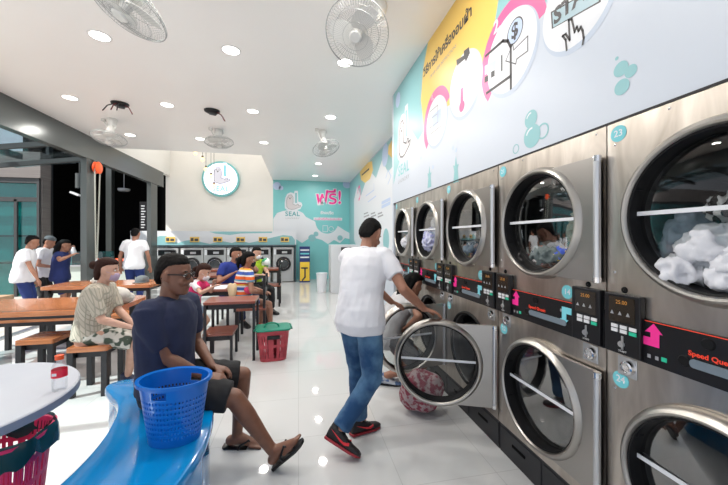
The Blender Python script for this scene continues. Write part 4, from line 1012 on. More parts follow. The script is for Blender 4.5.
    headloft(g, H, FH, hs/1.0)
    hl = lambda x, y, z: H+FH @ (V((x, y, z))*hs)
    g.tube([hl(0, .086, .022), hl(0, .097, -.005), hl(0, .109, -.026)], [.007*hs, .010*hs, .0135*hs], 10, ball=True)
    for a in (-1, 1):
        g.ell(hl(a*.012, .097, -.031), (.010*hs, .011*hs, .008*hs)); g.ell(hl(a*.032, .074, .030), (.024*hs, .014*hs, .008*hs), FH); g.ell(hl(a*.040, .068, -.032), (.023*hs, .020*hs, .022*hs), FH)
        g.ell(hl(a*.081, -.008, -.002), (.009*hs, .021*hs, .034*hs), FH @ Matrix.Rotation(a*.35, 3, 'Z')); g.ell(hl(a*.078, -.001, -.028), (.007*hs, .010*hs, .012*hs), FH)
    g.ell(hl(0, .082, -.064), (.026*hs, .014*hs, .011*hs), FH); g.ell(hl(0, .078, -.098), (.024*hs, .016*hs, .014*hs), FH)
    for k in (0, 1):
        sg_ = -1 if k == 0 else 1
        g.tube([Sh[k]-R1*sg_*.03*s, Sh[k], Sh[k].lerp(El[k], .35), El[k]], [.048*s, .050*s, .046*s, .037*s], 14, ball=True)
        g.tube([El[k], El[k].lerp(Wr[k], .3), Wr[k]], [.038*s, .039*s, .025*s], 14, ball=True)
        hd, hn, ht = (handdir[k] if handdir else ((Wr[k]-El[k]).normalized(), V((0, 0, -1)), -R1*sg_))
        if fine < .015: hand(g, Wr[k], hd, hn, ht, s*.98, curl[k])
        else: hand(g, Wr[k], hd, hn, ht, s*1.05, curl[k], .10)
        if feet:
            g.tube([Hp[k], Hp[k].lerp(Kn[k], .5), Kn[k]], [.088*s*fat**.5, .074*s, .056*s], 16, ball=True)
            g.tube([Kn[k], Kn[k].lerp(An[k], .30), An[k].lerp(Kn[k], .25), An[k]], [.055*s, .056*s, .040*s, .034*s], 16, ball=True)
    toes = []
    if feet:
        for k in (0, 1):
            td = V(toe[k]).normalized() if toe else F0; toes.append(td)
            sh = (An[k]-Kn[k]).normalized(); dn = (sh-td*sh.dot(td)).normalized()
            a = An[k]; heel = a+dn*.045*s-td*.045*s
            if shoe is None or sandals:
                sd = td.cross(dn)
                g.tube([heel+td*.005, a+td*.03*s+dn*.025*s, a+td*.10*s+dn*.045*s, a+td*.150*s+dn*.055*s], [.032*s, .036*s, .027*s, .020*s], 12, ball=True, flat=1.15, side=dn)
                for q in range(5):
                    b = a+td*(.135-.008*q*q*.35)*s+dn*.058*s+sd*(.032-.016*q)*s*(1 if k else -1)
                    g.tube([b-td*.03*s, b, b+td*(.040-.004*q)*s+dn*.004*s], [.012*s, .0115*s, .0095*s*(1.25 if q == 0 else 1)], 8, ball=True)
    if extra and 'body' in extra: extra['body'](g, locals())
    bake(g, 'body', skin, root, fine, 2)
    # ---- head details
    if hair is not None:
        g = G(); hv = max(.006, fine*.8)
        HR = [(-.05, .060, .02, -.085), (-.02, .072, .03, -.098), (.01, .078, .045, -.106), (.04, .082, .080, -.108), (.07, .080, .088, -.108), (.10, .070, .078, -.095), (.122, .052, .052, -.07), (.134, .025, .02, -.04)]
        if hairkind == 'short':
            rows = [(-.062, .040, -.060, -.084), (-.035, .064, -.052, -.098), (.0, .0735, -.034, -.102), (.022, .0770, -.008, -.104), (.042, .0785, .018, -.105), (.058, .0778, .045, -.105), (.073, .0745, .078, -.102), (.088, .070, .081, -.098), (.110, .056, .066, -.084), (.126, .037, .043, -.060), (.134, .016, .01, -.03)]
        else:
            rows = [(-.10, .058, -.040, -.098), (-.06, .072, -.028, -.106), (-.02, .078, -.012, -.110), (.02, .080, .010, -.110), (.045, .080, .040, -.110), (.062, .079, .070, -.109), (.074, .077, .090, -.106), (.09, .073, .090, -.103), (.112, .060, .072, -.088), (.128, .042, .045, -.062), (.136, .02, .01, -.03)]
        headloft(g, H, FH, hs, rows=rows)
        if hairkind == 'bun': g.ell(hl(0, -.125, .045), (.042*hs, .038*hs, .042*hs), FH)
        if hairkind == 'pony': g.tube([hl(0, -.10, .04), hl(0, -.145, .0), hl(0, -.150, -.08), hl(0, -.13, -.17)], [.024*hs, .030*hs, .026*hs, .010*hs], 10, ball=True)
        if hairkind == 'long': g.tube([hl(0, -.07, .03), hl(0, -.095, -.08), hl(0, -.115, -.20), hl(0, -.12, -.30)], [.062*hs, .062*hs, .050*hs, .020*hs], 14, ball=True, flat=1.2, side=rh)
        bake(g, 'hair', hair, root, hv, 1, .0042, .013)
    if eyes:
        for a in (-1, 1):
            e = G().ell(hl(a*.031, .0775, .008), (.0118*hs, .0118*hs, .0095*hs), FH).build('eye', mat('eye_white', (.75, .72, .68), .25), root, smooth=1)
            G().ell(hl(a*.031, .0865, .008), (.0050*hs, .0035*hs, .0050*hs), FH).build('iris', M_black, e, smooth=1)
            G().ell(hl(a*.032, .084, .031), (.020*hs, .006*hs, .0042*hs), FH @ Matrix.Rotation(-a*.12, 3, 'Y')).build('eyebrow', hair or M_black, root, smooth=1)
        if not mask: G().ell(hl(0, .0925, -.062), (.023*hs, .006*hs, .0048*hs), FH).ell(hl(0, .0915, -.069), (.019*hs, .006*hs, .005*hs), FH).build('lips', mat('lips', (.22, .075, .06), .5), root, smooth=1)
    if mask:
        g = G(); n = 18; rings = []
        for z, y, w in ((-.018, .108, .052), (-.035, .118, .060), (-.06, .114, .062), (-.085, .106, .056), (-.108, .092, .036)):
            rings.append([hl(w*math.sin(t), y-.055*(1-math.cos(t))*1.25, z) for t in [(-1.45+2.9*i/n) for i in range(n+1)]])
        g.open = True; g.loft(rings, caps=False, closed=False)
        o = g.build('face_mask', mask, root, smooth=60); so_ = o.modifiers.new('solid', 'SOLIDIFY'); so_.thickness = .003
        for a in (-1, 1): G().tube([hl(a*.062, .055, -.02), hl(a*.078, .0, .0), hl(a*.083, -.012, .02)], .0015, 5).build('mask_loop', mask, o)
    # ---- clothes
    if top is not None:
        g = G(); torso(g, .020*s, hem, .505, .020*s if hem < -.05 else 0)
        for k in (0, 1):
            sg_ = -1 if k == 0 else 1; e = Sh[k].lerp(El[k], min(sleeve, 1))
            g.tube([neck-up*.030*s+R1*sg_*.02*s, Sh[k]-R1*sg_*.03*s], [.066*s, .078*s], 14, ball=True)
            g.tube([Sh[k]-R1*sg_*.05*s-up*.01*s, Sh[k]-R1*sg_*.01*s+up*.004*s, Sh[k].lerp(El[k], .3), e], [.074*s, .074*s, .068*s, .062*s*(1.0 if sleeve <= .7 else .88)], 16)
            if sleeve > 1: g.tube([El[k]-(El[k]-Sh[k]).normalized()*.01, El[k].lerp(Wr[k], sleeve-1)], [.052*s, .044*s], 14, ball=True)
        ob = bake(g, 'shirt', top, root, max(fine, .008), 2, .010*s, .10)
        if extra and 'shirt' in extra: extra['shirt'](ob, locals())
        if extra and extra.get('collar'):
            G().ring(neck+up*.004*s, up*1.0+F1*.3, .059*s, .010*s, 26, 8, e=(1, 1)).build('collar', extra['collar'], ob, smooth=1)
    if skirt is not None:
        mt, L = skirt; g = G()
        n = 22; rings = [sect(pel+U*.08*s, .155*s*fat, .115*s*fat, U, R0, F0), sect(pel-U*.02*s, .185*s*fat, .14*s*fat, U, R0, F0)]
        kc = (Kn[0]+Kn[1])/2; hc = (Hp[0]+Hp[1])/2; mid = hc.lerp(kc, L); d = (kc-hc).normalized(); uu = d.cross(R0).normalized()
        g.loft(rings)
        for t0, t1, w0, h0, w1, h1 in ((0, L, .17, .11, .19, .095),):
            g.loft([sect(hc.lerp(kc, t0), w0*s*fat, h0*s*fat, None, R0, uu), sect(hc.lerp(kc, (t0+t1)/2), (w0+w1)/2*s, (h0+h1)/2*s, None, R0, uu), sect(mid, w1*s, h1*s, None, R0, uu)])
        bake(g, 'skirt', mt, root, max(fine, .009), 2, .014, .09)
    if bottom is not None and feet:
        g = G(); torso(g, .010*s, -.10, .06)
        for k in (0, 1):
            if leg <= 1: g.tube([Hp[k], Hp[k].lerp(Kn[k], leg*.5), Hp[k].lerp(Kn[k], leg)], [.104*s*fat**.5, .098*s*fat**.3, .088*s*fat**.3], 18)
            else:
                e = Kn[k].lerp(An[k], leg-1); w = cuff or 0
                g.tube([Hp[k], Hp[k].lerp(Kn[k], .5), Kn[k]], [.100*s*fat**.5, .086*s, .070*s], 18, ball=True)
                g.tube([Kn[k], Kn[k].lerp(e, .35), Kn[k].lerp(e, .85), e], [.070*s, .068*s, (.052+w)*s, (.052+w)*s], 18)
        bake(g, 'shorts' if leg <= 1 else 'trousers', bottom, root, max(fine, .008), 2, .011*s, .085)
    if shoe is not None and feet:
        for k in (0, 1):
            td = toes[k]; sh = (An[k]-Kn[k]).normalized(); dn = (sh-td*sh.dot(td)).normalized(); sd = td.cross(dn); a = An[k]
            if sandals:
                o = G().prism([(x, y*(1 if k else -1)) for x, y in ((-.085, -.02), (-.075, -.034), (-.02, -.034), (.06, -.042), (.13, -.048), (.175, -.03), (.19, .0), (.18, .03), (.13, .045), (.06, .036), (-.02, .034), (-.07, .034), (-.085, .02))], lambda x, y, h: a+(td*x+sd*y)*s+dn*(.080*s+h), .018).build('sandal', shoe, root, bevel=.004)
                tp = a+td*.125*s+dn*.060*s
                for b in (-1, 1): G().tube([tp+sd*.012*s*(-1 if k else 1)+dn*.015, a+td*.09*s+dn*.022*s+sd*b*.025*s, a+td*.035*s+dn*.055*s+sd*b*.044*s, a+td*.03*s+dn*.082*s+sd*b*.040*s], .008, 8).build('strap', shoe, o, smooth=1)
                continue
            g = G(); rings = []
            for x, w, h0 in ((-.070, .022, .020), (-.060, .034, -.035), (-.02, .040, -.045), (.03, .041, -.010), (.08, .045, .022), (.13, .048, .036), (.175, .040, .044), (.20, .018, .055)):
                top_ = h0; bot = .078; rings.append([a+td*x*s+sd*w*s*math.cos(t)*(1.0)+dn*((top_+bot)/2+(bot-top_)/2*max(-1, min(1, 1.15*math.sin(t))))*s for t in [2*PI*i/18 for i in range(18)]])
            g.loft(rings)
            o = bake(g, 'shoe', shoe[0], root, .006 if fine < .012 else .010, 2)
            G().prism([(x, y) for x, y in ((-.075, -.02), (-.068, -.036), (-.02, -.041), (.05, -.046), (.13, -.051), (.18, -.038), (.205, .0), (.18, .038), (.13, .051), (.05, .046), (-.02, .041), (-.068, .036), (-.075, .02))], lambda x, y, h: a+(td*x+sd*y)*s+dn*(.068*s+h), .016*s).build('sole', shoe[1], o, bevel=.004)
            if len(shoe) > 2:
                for b in (-1, 1):
                    sw = [(.105, .040), (.075, .052), (.04, .046), (-.05, .005), (.03, .030), (.06, .036), (.085, .030), (.10, .022)]
                    G().prism(sw, lambda x, y, h: a+td*x*s+dn*y*s+sd*b*((.0445+.004*(x > .05)+.001)*s+h), .003).build('swoosh', shoe[2], o, tri=True)
                for q in range(4): G().tube([a+td*(.05+.02*q)*s+dn*(.006+.009*q)*s+sd*b*.022*s for b in (-1, 0, 1)], .003, 6).build('lace', M_black, o)
    if extra and 'after' in extra: extra['after'](root, locals())
    return root, dict(H=H, FH=FH, hs=hs, hl=hl, Sh=Sh, El=El, Wr=Wr, Kn=Kn, An=An, neck=neck, pel=pel)

sk_dark = noisy('brown_skin', (.165, .070, .042), (.205, .088, .052), 20, .48)
sk_mid = noisy('tan_skin', (.30, .135, .085), (.35, .165, .105), 20, .5)
sk_light = noisy('light_skin', (.50, .28, .20), (.55, .32, .24), 20, .5)
M_hair = mat('black_hair', (.005, .0045, .0045), .7, spec=.12)
M_hairg = noisy('greying_black_hair', (.004, .0035, .0035), (.014, .012, .011), 60, .7, spec=.12)
M_hairb = mat('dark_brown_hair', (.026, .009, .006), .65, spec=.15)
def cloth(name, c, k=.85, rough=.85): return noisy(name, tuple(q*k for q in c), c, 7, rough, detail=2)
C_navy = cloth('navy_cotton', (.014, .020, .058)); C_blackc = cloth('black_cotton', (.010, .010, .012)); C_white = cloth('white_cotton', (.72, .72, .76), .95)
C_blue = cloth('royal_blue_cotton', (.012, .03, .22)); C_navyt = cloth('navy_trouser', (.012, .03, .15)); C_lime = cloth('lime_cotton', (.42, .62, .03))
C_dress = cloth('navy_dress_cloth', (.010, .022, .12)); M_masks = mat('black_mask', (.012, .012, .014), .8); M_maskw = mat('white_mask', (.7, .7, .74), .8); M_maskl = mat('lilac_mask', (.40, .30, .42), .8)
def jeans():
    m = noisy('blue_denim', (.010, .055, .15), (.12, .25, .40), 4.5, .85, lo=.40, hi=.66, detail=6); return m
C_jean = jeans()
def stripes(name, cols, scale, axis='Z', rot=None):
    m = mat(name, cols[0], .85); n = m.node_tree.nodes
    t = n.new('ShaderNodeTexCoord'); s = n.new('ShaderNodeSeparateXYZ'); a = n.new('ShaderNodeMath'); a.operation = 'MULTIPLY'; a.inputs[1].default_value = scale
    f = n.new('ShaderNodeMath'); f.operation = 'FRACT'; r = n.new('ShaderNodeValToRGB'); r.color_ramp.interpolation = 'CONSTANT'
    while len(r.color_ramp.elements) < len(cols): r.color_ramp.elements.new(.5)
    for i, c in enumerate(cols): r.color_ramp.elements[i].position = i/len(cols); r.color_ramp.elements[i].color = (*c, 1)
    link(m, t.outputs['Object'], s.inputs[0]); link(m, s.outputs[axis], a.inputs[0]); link(m, a.outputs[0], f.inputs[0]); link(m, f.outputs[0], r.inputs[0]); link(m, r.outputs[0], n['Principled BSDF'].inputs['Base Color'])
    return m
C_rain = stripes('rainbow_stripes', [(.70, .12, .02), (.70, .12, .02), (.65, .65, .65), (.04, .09, .35), (.04, .09, .35), (.65, .65, .65), (.70, .35, .03), (.45, .03, .04), (.65, .65, .65), (.08, .30, .45)], 4.6)
def plaid():
    m = mat('plaid_cotton', (.3, .28, .22), .85); n = m.node_tree.nodes; t = n.new('ShaderNodeTexCoord'); mp = n.new('ShaderNodeMapping'); mp.inputs['Rotation'].default_value = (.3, .5, .6)
    ck = n.new('ShaderNodeTexBrick'); ck.offset = 0; ck.inputs['Scale'].default_value = 1; ck.inputs['Brick Width'].default_value = .028; ck.inputs['Row Height'].default_value = .028; ck.inputs['Mortar Size'].default_value = .0035
    ck.inputs['Color1'].default_value = (.42, .37, .30, 1); ck.inputs['Color2'].default_value = (.52, .46, .38, 1); ck.inputs['Mortar'].default_value = (.30, .28, .23, 1)
    link(m, t.outputs['Object'], mp.inputs[0]); link(m, mp.outputs[0], ck.inputs['Vector']); link(m, ck.outputs[0], n['Principled BSDF'].inputs['Base Color']); return m
C_plaid = plaid()
C_leaf = noisy('leaf_print_skirt', (.05, .07, .05), (.55, .53, .48), 16, .85, lo=.46, hi=.54, detail=1)
C_pinkw = noisy('pink_white_shirt', (.70, .03, .16), (.72, .70, .72), 5.5, .85, lo=.48, hi=.50, detail=0)
C_denl = cloth('light_denim', (.22, .30, .40)); C_pat = noisy('blue_white_pattern', (.62, .66, .72), (.12, .2, .38), 22, .85, lo=.52, hi=.58, detail=1)

# -------- man in navy on the blue bench
def navy_extra(root, L):
    hl = L['hl']; FH = L['FH']
    gl = G()
    for a in (-1, 1):
        pts = [hl(a*.033+.026*math.cos(t), .104-abs(a*.033+.026*math.cos(t))*.12, .006+.019*math.sin(t)) for t in [2*PI*i/24 for i in range(24)]]
        gl.tube(pts+[pts[0], pts[1]], .0026, 6)
    gl.tube([hl(-.008, .105, .010), hl(.008, .105, .010)], .0026, 6)
    for a in (-1, 1): gl.tube([hl(a*.059, .098, .014), hl(a*.074, .06, .014), hl(a*.082, .0, .010), hl(a*.080, -.022, .0), hl(a*.076, -.034, -.018)], .0036, 6)
    fr = gl.build('glasses', M_black, root, smooth=1)
    for a in (-1, 1): G().prism([(.025*math.cos(t), .018*math.sin(t)) for t in [2*PI*i/20 for i in range(20)]], lambda x, y, h: hl(a*.033+x, .103-abs(a*.033+x)*.12+h, .006+y), .001).build('lens', M_lens, fr)
Hn = at(166, 278, 1.80)
pel = V((-.80, 2.20, .565))
kneeN = at(229, 385, 1.93); kneeF = at(243, 373, 2.18)
anN = at(272, 450, 2.02); anF = at(237, 434, 2.25)
hnd = at(219, 374, 1.98); hnd2 = at(213, 376, 1.92)
person('person', 'seated man in navy polo, black shorts, glasses and flip-flops on the blue bench', pel, -3, lean=1, s=1.0, twist=-16,
       head=(10, -6, 0), hands=(at(212, 366, 2.10), at(205, 377, 1.96)), elbow=((-.5, -.5, -.5), (.35, -.9, -.6)), feet=(anF, anN), knee=((.6, .1, .8), (.5, .0, .9)), toe=((1, -.15, -.12), (.62, -.22, .62)),
       skin=sk_dark, hair=M_hairg, top=C_navy, bottom=C_blackc, shoe=M_black, sandals=True, fine=.0068, leg=.93, sleeve=.74, hem=-.03, fat=1.08,
       handdir=((V((1, -.1, -.25)), V((0, -.2, -1)), V((0, -1, 0))), (V((1, .25, -.25)), V((0, .3, -1)), V((0, 1, 0)))), curl=(.7, .7), extra=dict(after=navy_extra, collar=C_navy))

# -------- man in white holding the open door
hd = at(424, 309, 2.32)
person('person', 'standing man in a white T-shirt, jeans and black-red sneakers opening the dryer door', (.43, 2.28, .885), 42, lean=17, side=-5, s=.965, twist=14,
       head=(-6, -30, 0), hands=(at(412, 322, 2.62), hd), elbow=((-.6, .1, -.5), (.5, -.35, -.8)), feet=(V((.44, 2.37, .085)), V((.27, 2.17, .155))), knee=((.5, .8, .2), (.8, .1, .2)), toe=((.85, .35, -.05), (.80, -.42, -.36)),
       skin=sk_mid, hair=M_hair, top=C_white, bottom=C_jean, shoe=(mat('black_mesh_shoe', (.014, .012, .014), .6), mat('dark_red_sole', (.30, .02, .03), .5), mat('bright_red_trim', (.65, .02, .03), .5)), fine=.0068, leg=1.93, cuff=.012, sleeve=.62, hem=-.10, fat=.97,
       handdir=((V((.7, .4, -.3)), V((0, 0, -1)), V((0, -1, 0))), (V((1, -.15, -.30)), V((-.25, 0, -1)), V((0, 1, .0)))), curl=(.5, .45), extra=dict(collar=C_white))

# -------- woman crouching behind the second open door
person('person', 'crouching woman with dark hair and grey shorts unloading behind the open dryer door', at(386, 336, 3.40), 10, lean=36, s=.95,
       head=(0, -20, 0), hands=(at(412, 312, 3.45), at(408, 326, 3.25)), feet=(at(392, 378, 3.55), at(384, 376, 3.2)), knee=((.9, -.1, .5), (.9, -.3, .5)), toe=((1, -.1, -.05), (1, -.3, -.05)),
       skin=sk_mid, hair=M_hair, top=cloth('off_white_top', (.5, .49, .5)), bottom=cloth('grey_shorts_cloth', (.10, .10, .11)), shoe=(C_pat, M_black), fine=.012, leg=.85, hairkind='long', eyes=False)

# -------- woman in plaid at the big table
hp_ = at(84, 335, 3.02)
person('person', 'seated woman in a beige plaid dress and lilac mask leaning on the orange table', V((-1.95, 3.56, .54)), 6, lean=12, s=.93,
       head=(0, -6, 0), hands=(at(134, 325, 3.2), at(130, 327, 3.05)), elbow=((-.3, -.6, -.7), (.3, -.6, -.7)), feet=(V((-1.52, 3.84, .085)), V((-1.66, 3.62, .085))), knee=((1, 0, .5), (1, -.1, .5)), toe=((1, .1, -.05), (1, -.1, -.05)),
       skin=sk_light, hair=M_hairb, top=C_plaid, skirt=(C_leaf, .95), shoe=(mat('navy_shoe', (.01, .015, .05), .5), mat('dark_sole', (.02, .02, .03), .5)), fine=.009, hairkind='bun', mask=M_maskl, sleeve=.85, fat=1.08, hem=-.03)

# -------- small girl at the small table
gp = at(192, 311, 4.5)
person('person', 'small girl in a pink and white shirt and denim shorts standing at the small table', V((gp.x, gp.y, .53)), -8, lean=18, s=.69, child=True,
       head=(-5, -22, 0), hands=(at(214, 283, 4.5), at(213, 287, 4.3)), elbow=((-.4, -.3, -.8), (.4, -.3, -.8)), feet=(V((gp.x+.02, gp.y+.08, .055)), V((gp.x-.02, gp.y-.08, .055))), knee=((1, 0, 0), (1, 0, 0)), toe=((1, 0, 0), (1, 0, 0)),
       skin=sk_light, hair=M_hairb, top=C_pinkw, bottom=C_denl, shoe=(mat('pink_shoe', (.6, .1, .2), .5), M_vinyl), fine=.008, leg=.6, hairkind='pony', mask=M_maskw, sleeve=.6)

# -------- man in blue
bp_ = at(231, 290, 5.55)
person('person', 'man in a royal blue shirt and dark mask sitting behind the red-brown tables', V((-1.13, 5.98, .53)), -55, lean=8, s=1.0,
       head=(25, -10, 0), hands=(at(247, 259, 5.6), at(232, 274, 5.35)), elbow=((-.5, .2, -.8), (.5, .2, -.8)), feet=(V((-.69, 5.90, .085)), V((-.89, 5.64, .085))), knee=((.4, -.6, .6), (.3, -.7, .6)), toe=((.5, -.8, 0), (.5, -.8, 0)),
       skin=sk_mid, hair=M_hair, top=C_blue, bottom=C_navy, shoe=(M_black, M_black), fine=.013, leg=1.9, mask=M_masks, sleeve=.6, fat=1.05)
# -------- woman in rainbow stripes
person('person', 'seated woman in a rainbow striped dress and dark mask facing away at the small table', V((-.80, 4.98, .53)), 25, lean=6, s=.93,
       head=(-20, -6, 0), hands=(V((-.52, 5.10, .66)), V((-.52, 4.92, .66))), elbow=((-.6, -.2, -.8), (.6, -.2, -.8)), feet=(V((-.60, 5.42, .085)), V((-.42, 5.22, .085))), knee=((.8, .4, .5), (.8, .4, .5)), toe=((.6, .8, 0), (.8, .5, 0)),
       skin=sk_mid, hair=M_hair, top=C_rain, skirt=(C_rain, .55), shoe=(mat('red_shoe', (.5, .04, .03), .5), M_black), fine=.012, hairkind='pony', mask=M_masks, sleeve=.55, hem=-.05, eyes=True)
# -------- person in lime behind her
person('person', 'person in a lime green shirt and white mask behind the striped woman', V((-.88, 6.66, .53)), -50, lean=8, s=.98,
       head=(20, -12, 0), hands=(V((-.56, 6.30, .78)), V((-.72, 6.26, .78))), feet=(V((-.50, 6.50, .085)), V((-.66, 6.28, .085))), knee=((.5, -.6, .6), (.5, -.6, .6)), toe=((.6, -.7, 0), (.6, -.7, 0)),
       skin=sk_light, hair=M_hair, top=C_lime, bottom=C_blackc, shoe=(M_black, M_black), fine=.014, leg=1.9, mask=M_maskw, eyes=False)
# -------- man in white by the storefront
def standing(lab, x, y, z0, yaw, s, top, bottom, head=(0, -10, 0), hands=None, skirt=None, hair='short', lean=4, group=None, leg=1.93, skin=None, fine=.014, mask=None, extra=None, sleeve=.6, fat=1.0, hairmat=None):
    yr = math.radians(yaw); F = V((math.cos(yr), math.sin(yr), 0)); R = V((F.y, -F.x, 0)); b = V((x, y, z0))
    h = hands or (b-R*.28*s+F*.08+V((0, 0, .84*s)), b+R*.28*s+F*.08+V((0, 0, .84*s)))
    return person('person', lab, b+V((0, 0, .90*s)), yaw, lean=lean, s=s, head=head, hands=h, feet=(b-R*.10*s+V((0, 0, .085*s)), b+R*.10*s+V((0, 0, .085*s))), knee=(tuple(F), tuple(F)), toe=(tuple(F), tuple(F)), elbow=((-.5, -.6, -.3), (.5, -.6, -.3)),
        skin=skin or sk_mid, hair=hairmat or M_hair, top=top, bottom=bottom, skirt=skirt, shoe=(M_black, M_black), fine=fine, leg=leg, hairkind=hair, mask=mask, eyes=False, extra=extra, sleeve=sleeve, fat=fat)
standing('man in a white shirt and navy trousers seen from behind near the far grey post', at(134, 260, 7.0).x, at(134, 260, 7.0).y, 0, 95, 1.0, C_white, C_navyt, head=(0, -15, 0), fat=1.0)
a = at(23, 262, 6.0)
standing('leftmost outdoor man in a white shirt and navy trousers with back to the camera', a.x, a.y, -.13, 20, .98, C_white, C_navyt, head=(20, -15, 0), hands=(at(38, 283, 6.2), at(38, 280, 5.9)), fat=1.12, lean=8)
def caphat(root, L):
    hl = L['hl']; g = G(); headloft(g, L['H'], L['FH'], L['hs'], rows=[(.05, .086, .098, -.114), (.085, .083, .098, -.110), (.115, .068, .078, -.092), (.14, .03, .03, -.05)])
    o = bake(g, 'cap', M_cap, root, .012, 1)
a = at(41, 262, 6.7)
standing('outdoor man in a white shirt and grey cap beside the woman in navy', a.x, a.y, -.13, 5, .98, C_white, C_blackc, head=(0, -18, 0), hands=(a+V((.3, .1, -.05)), a+V((.3, -.1, -.1))), lean=10, extra=dict(after=caphat))
a = at(60, 265, 6.5)
standing('outdoor woman in a navy dress raising both hands to hold up something pale', a.x, a.y, -.13, 10, .93, C_dress, None, head=(0, -12, 0), hands=(at(71, 251, 6.7), at(72, 255, 6.4)), skirt=(C_dress, .9), hair='long', fat=1.1)
tag(G().ell(at(73.5, 252, 6.55), (.05, .04, .07)).ell(at(73.5, 252, 6.55)+V((0, 0, .07)), (.03, .03, .03)).build('small_bag', M_vinyl, smooth=1), 'small pale bag in the raised hands of the woman in navy', 'bag')

# ------------------------------------------------------------------ bags, toys, laundry
def lump(name, c, rad, m, lab, cat, seed=1, disp=.02, ds=.07, group=None, parent=None, vox=.008):
    g = G(); rnd = random.Random(seed)
    g.ell(c, rad)
    for _ in range(3): g.ell(V(c)+V([rnd.uniform(-.45, .45)*rad[i] for i in range(3)]), [q*.75 for q in rad])
    root = bpy.data.objects.new('tmp', None); root.location = c
    o = bake(g, name, m, root, vox, 1, disp, ds, ridge=(disp >= .02)); o.parent = None; o.location = c; bpy.data.objects.remove(root)
    return tag(o, lab, cat, group)
M_bagw = cloth('white_bag_cloth', (.62, .58, .54)); 
lump('handbag', (-1.98, 4.02, .83), (.16, .11, .09), M_bagw, 'white rounded handbag with small dark eyes on the orange table beside the plaid woman', 'bag', 2, .006, .1)
G().ell((-1.95, 3.905, .85), (.012, .01, .012)).ell((-1.88, 3.92, .84), (.012, .01, .012)).ell((-1.91, 3.905, .79), (.06, .008, .006)).build('bag_trim', M_black, [o for o in bpy.data.objects if o.name == 'handbag'][0])
lump('plastic_bag', (-3.05, 5.90, .80), (.14, .10, .07), M_bagw, 'crumpled white plastic bag on the table behind the plaid woman', 'bag', 4, .03, .06)
lump('plush_toy', at(232.5, 291, 4.6), (.06, .05, .10), cloth('cream_plush', (.72, .55, .35)), 'cream plush toy at the elbow of the striped woman', 'toy', 5, .004, .1)
lump('hand_pouch', at(249, 290, 4.62), (.07, .05, .055), cloth('pink_pouch', (.75, .06, .16)), 'bright pink pouch held against the striped dress', 'pouch', 6, .005, .1)
lump('ball', at(266, 262.5, 6.4), (.09, .09, .09), noisy('green_white_ball', (.02, .30, .14), (.75, .78, .75), 9, .4, lo=.48, hi=.52, detail=0), 'green and white ball by the person in the lime shirt', 'ball', 7, .0, .1)
lump('laundry_bundle', V((.99, 2.55, .19)), (.16, .12, .17), noisy('red_floral_cloth', (.26, .04, .07), (.42, .32, .33), 25, .8, lo=.45, hi=.55), 'red floral laundry bundle on the floor behind the held-open door', 'laundry', 8, .012, .07)
W_c = cloth('white_laundry', (.66, .67, .72), .92); W_b = cloth('blue_grey_laundry', (.26, .31, .38)); W_s = stripes('black_white_cloth', [(.7, .7, .7), (.02, .02, .02)], 22, 'Y')
rnd = random.Random(11)
def garment(k, c, rad, m, what, n=None):
    c = (c[0]-.07, c[1], c[2]+.01)
    return lump('garment', c, rad, m, what, 'clothes', k, .022, .05, vox=.010, group='laundry inside the dryers')
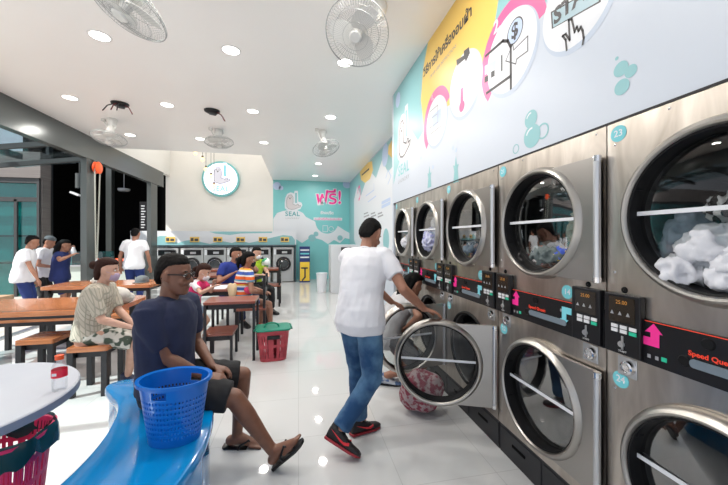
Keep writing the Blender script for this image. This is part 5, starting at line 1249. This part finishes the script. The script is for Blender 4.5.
gs = [((1.45, .93, 1.31), (.08, .08, .06), W_c, 'white garment below the blue-grey one in the nearest upper dryer'), ((1.47, .56, 1.36), (.09, .09, .08), W_c, 'white garment at the glass toward the right of the nearest upper dryer'), ((1.47, .62, 1.30), (.09, .12, .06), W_c, 'white garment under the others in the nearest upper dryer'), ((1.46, .76, 1.31), (.08, .10, .06), W_c, 'folded white garment low at the glass of the nearest upper dryer'), ((1.50, .50, 1.46), (.10, .08, .10), W_c, 'white garment at the far right in the nearest upper dryer'),
      ((1.50, .70, 1.36), (.11, .12, .08), W_c, 'white garment in the middle of the heap in the nearest upper dryer'), ((1.48, .86, 1.40), (.09, .10, .08), W_c, 'white garment beside the grey one in the nearest upper dryer'),
      ((1.52, .60, 1.42), (.10, .10, .09), W_c, 'white garment at the right inside the nearest upper dryer'), ((1.60, .74, 1.46), (.11, .12, .08), W_c, 'white garment topmost of the heap in the nearest upper dryer'),
      ((1.56, .98, 1.42), (.10, .07, .12), W_b, 'blue-grey garment at the left inside the nearest upper dryer'), ((1.62, .86, 1.54), (.11, .10, .05), W_s, 'black and white striped garment in the nearest upper dryer'),
      ((1.52, 1.58, 1.35), (.12, .16, .07), cloth('grey_towel', (.12, .15, .15)), 'dark grey towel in the second upper dryer'), ((1.60, 1.50, 1.44), (.07, .08, .14), cloth('beige_towel', (.45, .38, .28)), 'beige garment hanging in the second upper dryer'),
      ((1.45, 1.46, 1.34), (.05, .06, .05), noisy('blue_yellow_cloth', (.05, .1, .5), (.8, .6, .05), 12, .8, lo=.48, hi=.52), 'blue and yellow garment low in the second upper dryer'),
      ((1.52, 2.40, 1.35), (.12, .15, .07), cloth('dark_mixed', (.10, .14, .18)), 'dark laundry low in the third upper dryer'), ((1.55, 2.35, 1.45), (.09, .10, .07), cloth('taupe_cloth', (.30, .26, .24)), 'taupe garment in the third upper dryer'),
      ((1.50, 3.20, 1.42), (.12, .15, .12), noisy('lilac_white_cloth', (.60, .62, .72), (.15, .16, .40), 14, .8), 'white and violet laundry in the fourth upper dryer'), ((1.55, 3.2, 1.60), (.1, .12, .08), W_c, 'white garment high in the fourth upper dryer'),
      ((1.52, 4.0, 1.40), (.12, .15, .10), W_c, 'pale laundry in the farthest upper dryer'),
      ((1.55, .72, .37), (.11, .13, .07), cloth('dull_red_cloth', (.35, .07, .06)), 'dull red garment in the nearest lower dryer'), ((1.60, .9, .38), (.11, .11, .08), W_b, 'blue-grey garment in the nearest lower dryer')]
for k, (c, r_, m, lab) in enumerate(gs): garment(20+k, c, r_, m, lab)
# food on the far counter
fx = at(113, 259, 7.6)
ft = table('food_table', 'small table of orange food packets left of the man in white', fx.x-.5, fx.x+.55, fx.y-.3, fx.y+.3, .90, M_alu, M_leg, t=.03)
rnd = random.Random(5)
for k in range(9):
    o = G().ell((fx.x-.36+.09*k, fx.y-.12+.05*(k % 3), .95), (.055, .05, .045)).build('food_packet', M_orangep, smooth=1); tag(o, 'orange food packet on the small table by the far post', 'food', 'orange packets on the food table')

bpy.data.scenes.remove(BAKE)
